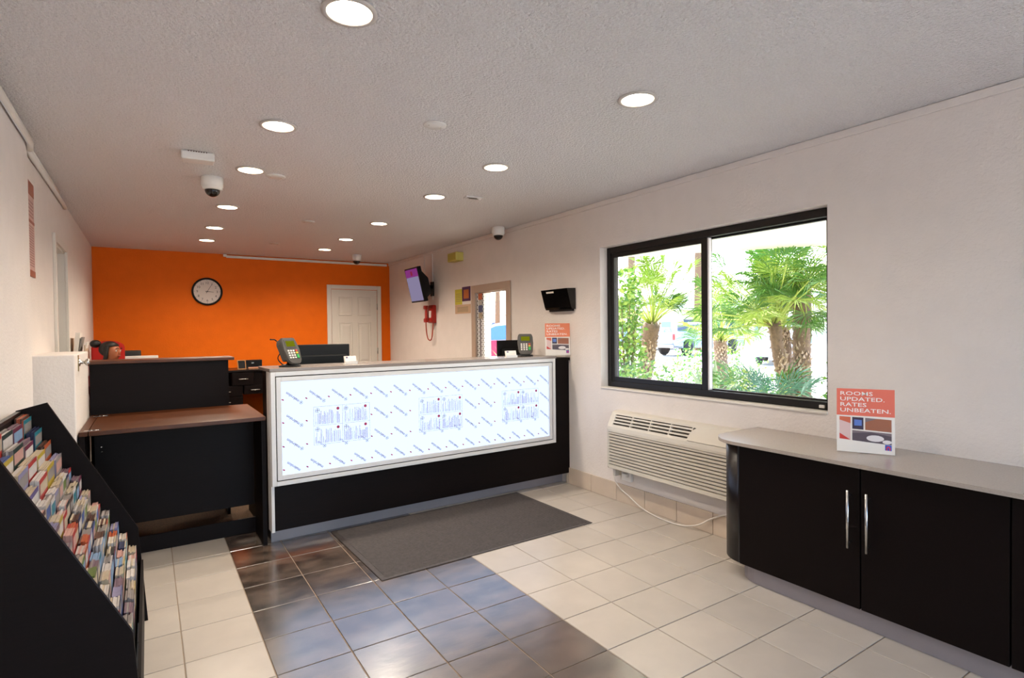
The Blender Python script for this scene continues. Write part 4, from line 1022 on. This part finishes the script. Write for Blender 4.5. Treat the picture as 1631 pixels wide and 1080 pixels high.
# vehicles
m_tyre = mat('tyre', '#1A1A1C', .8); m_cglass = mat('car_glass', '#2F4660', .08)
def wheel(par, x, y, r, side):
    q = MB(); q.lathe([(r*.55, -.11), (r*.92, -.11), (r, -.07), (r, .07), (r*.92, .11), (r*.55, .11)], 24, M=Matrix.Translation((x, y, r)) @ Matrix.Rotation(PI/2, 4, 'X')); wh = q.build('wheel', m_tyre, par)
    q = MB(); q.lathe([(r*.58, -.09), (r*.58, .09)], 20, M=Matrix.Translation((x, y, r)) @ Matrix.Rotation(PI/2, 4, 'X'))
    for k in range(5):
        a = k*2*PI/5; q.box(-.03, .03, side*.09-.015, side*.09+.02, 0, r*.5, M=Matrix.Translation((x, y, r)) @ Matrix.Rotation(a, 4, 'Y'))
    q.build('rim', m_chrome, wh)
def truck(label, loc, rotz):
    # local x forward, z up
    t = thing('pickup_truck', label, 'truck', loc, rotz); mp = mat('white_car_paint', '#8C97A8', .3)
    side_ = [(-1.05, .55), (-.45, .5), (-.42, .42), (-.4, .75), (0, .92), (.42, .75), (.45, .42), (3.05, .42), (3.08, .72), (3.45, .9), (3.85, .75), (3.9, .45), (4.5, .5), (4.55, .95), (4.4, 1.12), (3.2, 1.2), (1.15, 1.22), (-1.1, 1.2), (-1.12, .7)]
    q = MB(); q.prism(side_, lambda p, a: (p[0], a, p[1]), -.92, .92); q.build('body', mp, t)
    cabp = [(.95, 1.2), (3.25, 1.18), (2.45, 1.72), (1.3, 1.76), (1.05, 1.68)]
    q = MB(); q.prism(cabp, lambda p, a: (p[0], a*(1-.12*max(0, p[1]-1.2)/.56), p[1]), -.88, .88); cb = q.build('cab', mp, t)
    for s_ in (-1, 1):
        q = MB(); q.prism([(1.2, 1.26), (2.0, 1.26), (2.0, 1.64), (1.35, 1.66)], lambda p, a: (p[0], a, p[1]), s_*.84, s_*.89); q.prism([(2.06, 1.26), (3.0, 1.24), (2.48, 1.62), (2.06, 1.64)], lambda p, a: (p[0], a, p[1]), s_*.84, s_*.89); q.build('side_window', m_cglass, cb)
        q = MB(); q.box(-1.14, -1.06, s_*.9-.06, s_*.9+.025, .85, 1.15); q.build('tail_light', mat('tail_light_red', '#D01818', .3), t)
        for x in (0, 3.47): wheel(t, x, s_*.80, .38, s_)
    q = MB(); q.box(.93, 1.0, -.7, .7, 1.3, 1.62); q.build('rear_window', m_cglass, cb)
    q = MB(); q.box(-1.25, -1.1, -.9, .9, .45, .62, bev=.03); q.build('rear_bumper', m_chrome, t)
    q = MB(); q.box(4.5, 4.65, -.9, .9, .4, .62, bev=.03); q.build('front_bumper', m_chrome, t)
    q = MB(); q.box(-1.135, -1.11, -.86, .86, .64, 1.18, bev=.01); q.build('tailgate', mp, t)
truck('white pickup truck parked beyond the palms', (23.5, 20.25, -.055), R_(-2))
def car(label, loc, rotz, col, name='car', h=1.0):
    t = thing(name, label, 'car', loc, rotz); mp = mat('paint'+col, col, .25)
    q = MB(); q.prism([(-2.1, .35), (-1.7, .3), (-1.62, .6), (-1.3, .72), (-.98, .6), (-.9, .28), (.95, .28), (1.03, .6), (1.35, .72), (1.67, .6), (1.75, .3), (2.2, .35), (2.25, .7), (2.1, .88), (1.0, 1.02), (-2.0, 1.05), (-2.2, .8)], lambda p, a: (p[0], a, p[1]*h), -.88, .88); q.build('body', mp, t)
    q = MB(); q.prism([(-1.9, 1.03), (1.15, 1.0), (.75, 1.25), (.2, 1.46), (-.3, 1.52), (-1.1, 1.5), (-1.6, 1.36)], lambda p, a: (p[0], a*(1-.2*max(0, p[1]-1.03)/.5), p[1]*h), -.84, .84, smooth=False); ro = q.build('roof', mp if name != 'red_car' else mat('red_car_roof', '#E8D6DA', .25), t)
    q = MB(); q.prism([(1.16, 1.03), (.79, 1.262), (.24, 1.472), (.24, 1.44), (.76, 1.24), (1.1, 1.02)], lambda p, a: (p[0], a*(1-.2*max(0, p[1]-1.03)/.5), p[1]*h), -.74, .74); q.build('windshield', mat('blue_glass', '#3F739C', .1), ro)
    for s_ in (-1, 1):
        for P_ in ([(-1.6, 1.06), (-.42, 1.05), (-.42, 1.43), (-1.05, 1.43), (-1.45, 1.3)], [(-.34, 1.05), (.98, 1.03), (.66, 1.22), (.18, 1.4), (-.34, 1.44)]):
            q = MB(); q.prism(P_, lambda p, a: (p[0], a*(1-.2*max(0, p[1]-1.03)/.5), p[1]*h), s_*.80, s_*.855); q.build('side_window', mat('blue_glass', '#3F739C', .1), ro)
        q = MB(); q.box(.72, .92, s_*.86-.02, s_*1.02, 1.0*h, 1.14*h, bev=.04); q.build('mirror', mat('mirror_grey', '#8A8FB0', .3), t)
        for x in (-1.3, 1.35): wheel(t, x, s_*.78, .32, s_)
        q = MB(); q.box(2.16, 2.26, s_*.65-.15, s_*.65+.15, .62*h, .78*h, bev=.02); q.build('headlight', m_white, t)
    return t
car('red car with pale roof parked outside the small window', (8.98, 14.4, -.055), R_(149), '#A81848', 'red_car', 1.12)
car('silver car parked far right beyond the tall palm', (21.5, 13.0, -.055), R_(28), '#B9CBE0')
car('dark blue car parked behind the white pickup', (30, 27, -.055), R_(20), '#4C6486')
bl = thing('motel_building', 'long pale building across the parking lot', 'building', (46, 34, -.055), R_(-55))
q = MB(); q.box(-26, 26, 0, 8, 0, 3.2); q.build('wall', mat('pale_stucco', '#E4DCCB', .8), bl)
q = MB(); q.prism([(-.8, 3.2), (8.8, 3.2), (4, 4.9)], lambda p, a: (a, p[0], p[1]), -26.6, 26.6); q.build('roof', mat('grey_roof', '#9AA0A6', .8), bl)
for k in range(12):
    q = MB(); q.box(-24+k*4.1, -22.4+k*4.1, -.04, .05, .9, 2.3); q.build('window', m_cglass, bl)
    q = MB(); q.box(-22+k*4.1, -21.1+k*4.1, -.04, .05, 0, 2.1); q.build('door', mat('far_door', '#7C8FA6', .6), bl)

ag = thing('agave_plant', 'pale broad leaved agave below the left pane beside the meeting rail', 'plant', (5.3, 4.05, -.06))
m_ag = mat('agave_leaf', '#9FB596', .55, var=.08)
q = MB(); q.tube([(0, 0, 0), (0, 0, .6)], .05, 10); q.build('stem', m_trunk, ag)
for k in range(7):
    a = k*.9+.3; e_ = (1.35, .9, .8, .95, .7, .85, .75)[k]; d = Vector((math.cos(a)*math.cos(e_), math.sin(a)*math.cos(e_), math.sin(e_))); n_ = Vector((-math.sin(a), math.cos(a), 0))
    q = MB(); b0 = Vector((0, 0, .55)); L_ = .55
    v = [q.b.verts.new(x) for x in (b0-n_*.03, b0+n_*.03, b0+d*L_*.45+n_*.07, b0+d*L_, b0+d*L_*.45-n_*.07, b0+d*L_*.45-d.cross(n_)*.03)]
    for F in ((0, 1, 5), (1, 2, 5), (2, 3, 5), (3, 4, 5), (4, 0, 5)): q.b.faces.new([v[x] for x in F])
    q.build('leaf', m_ag, ag)
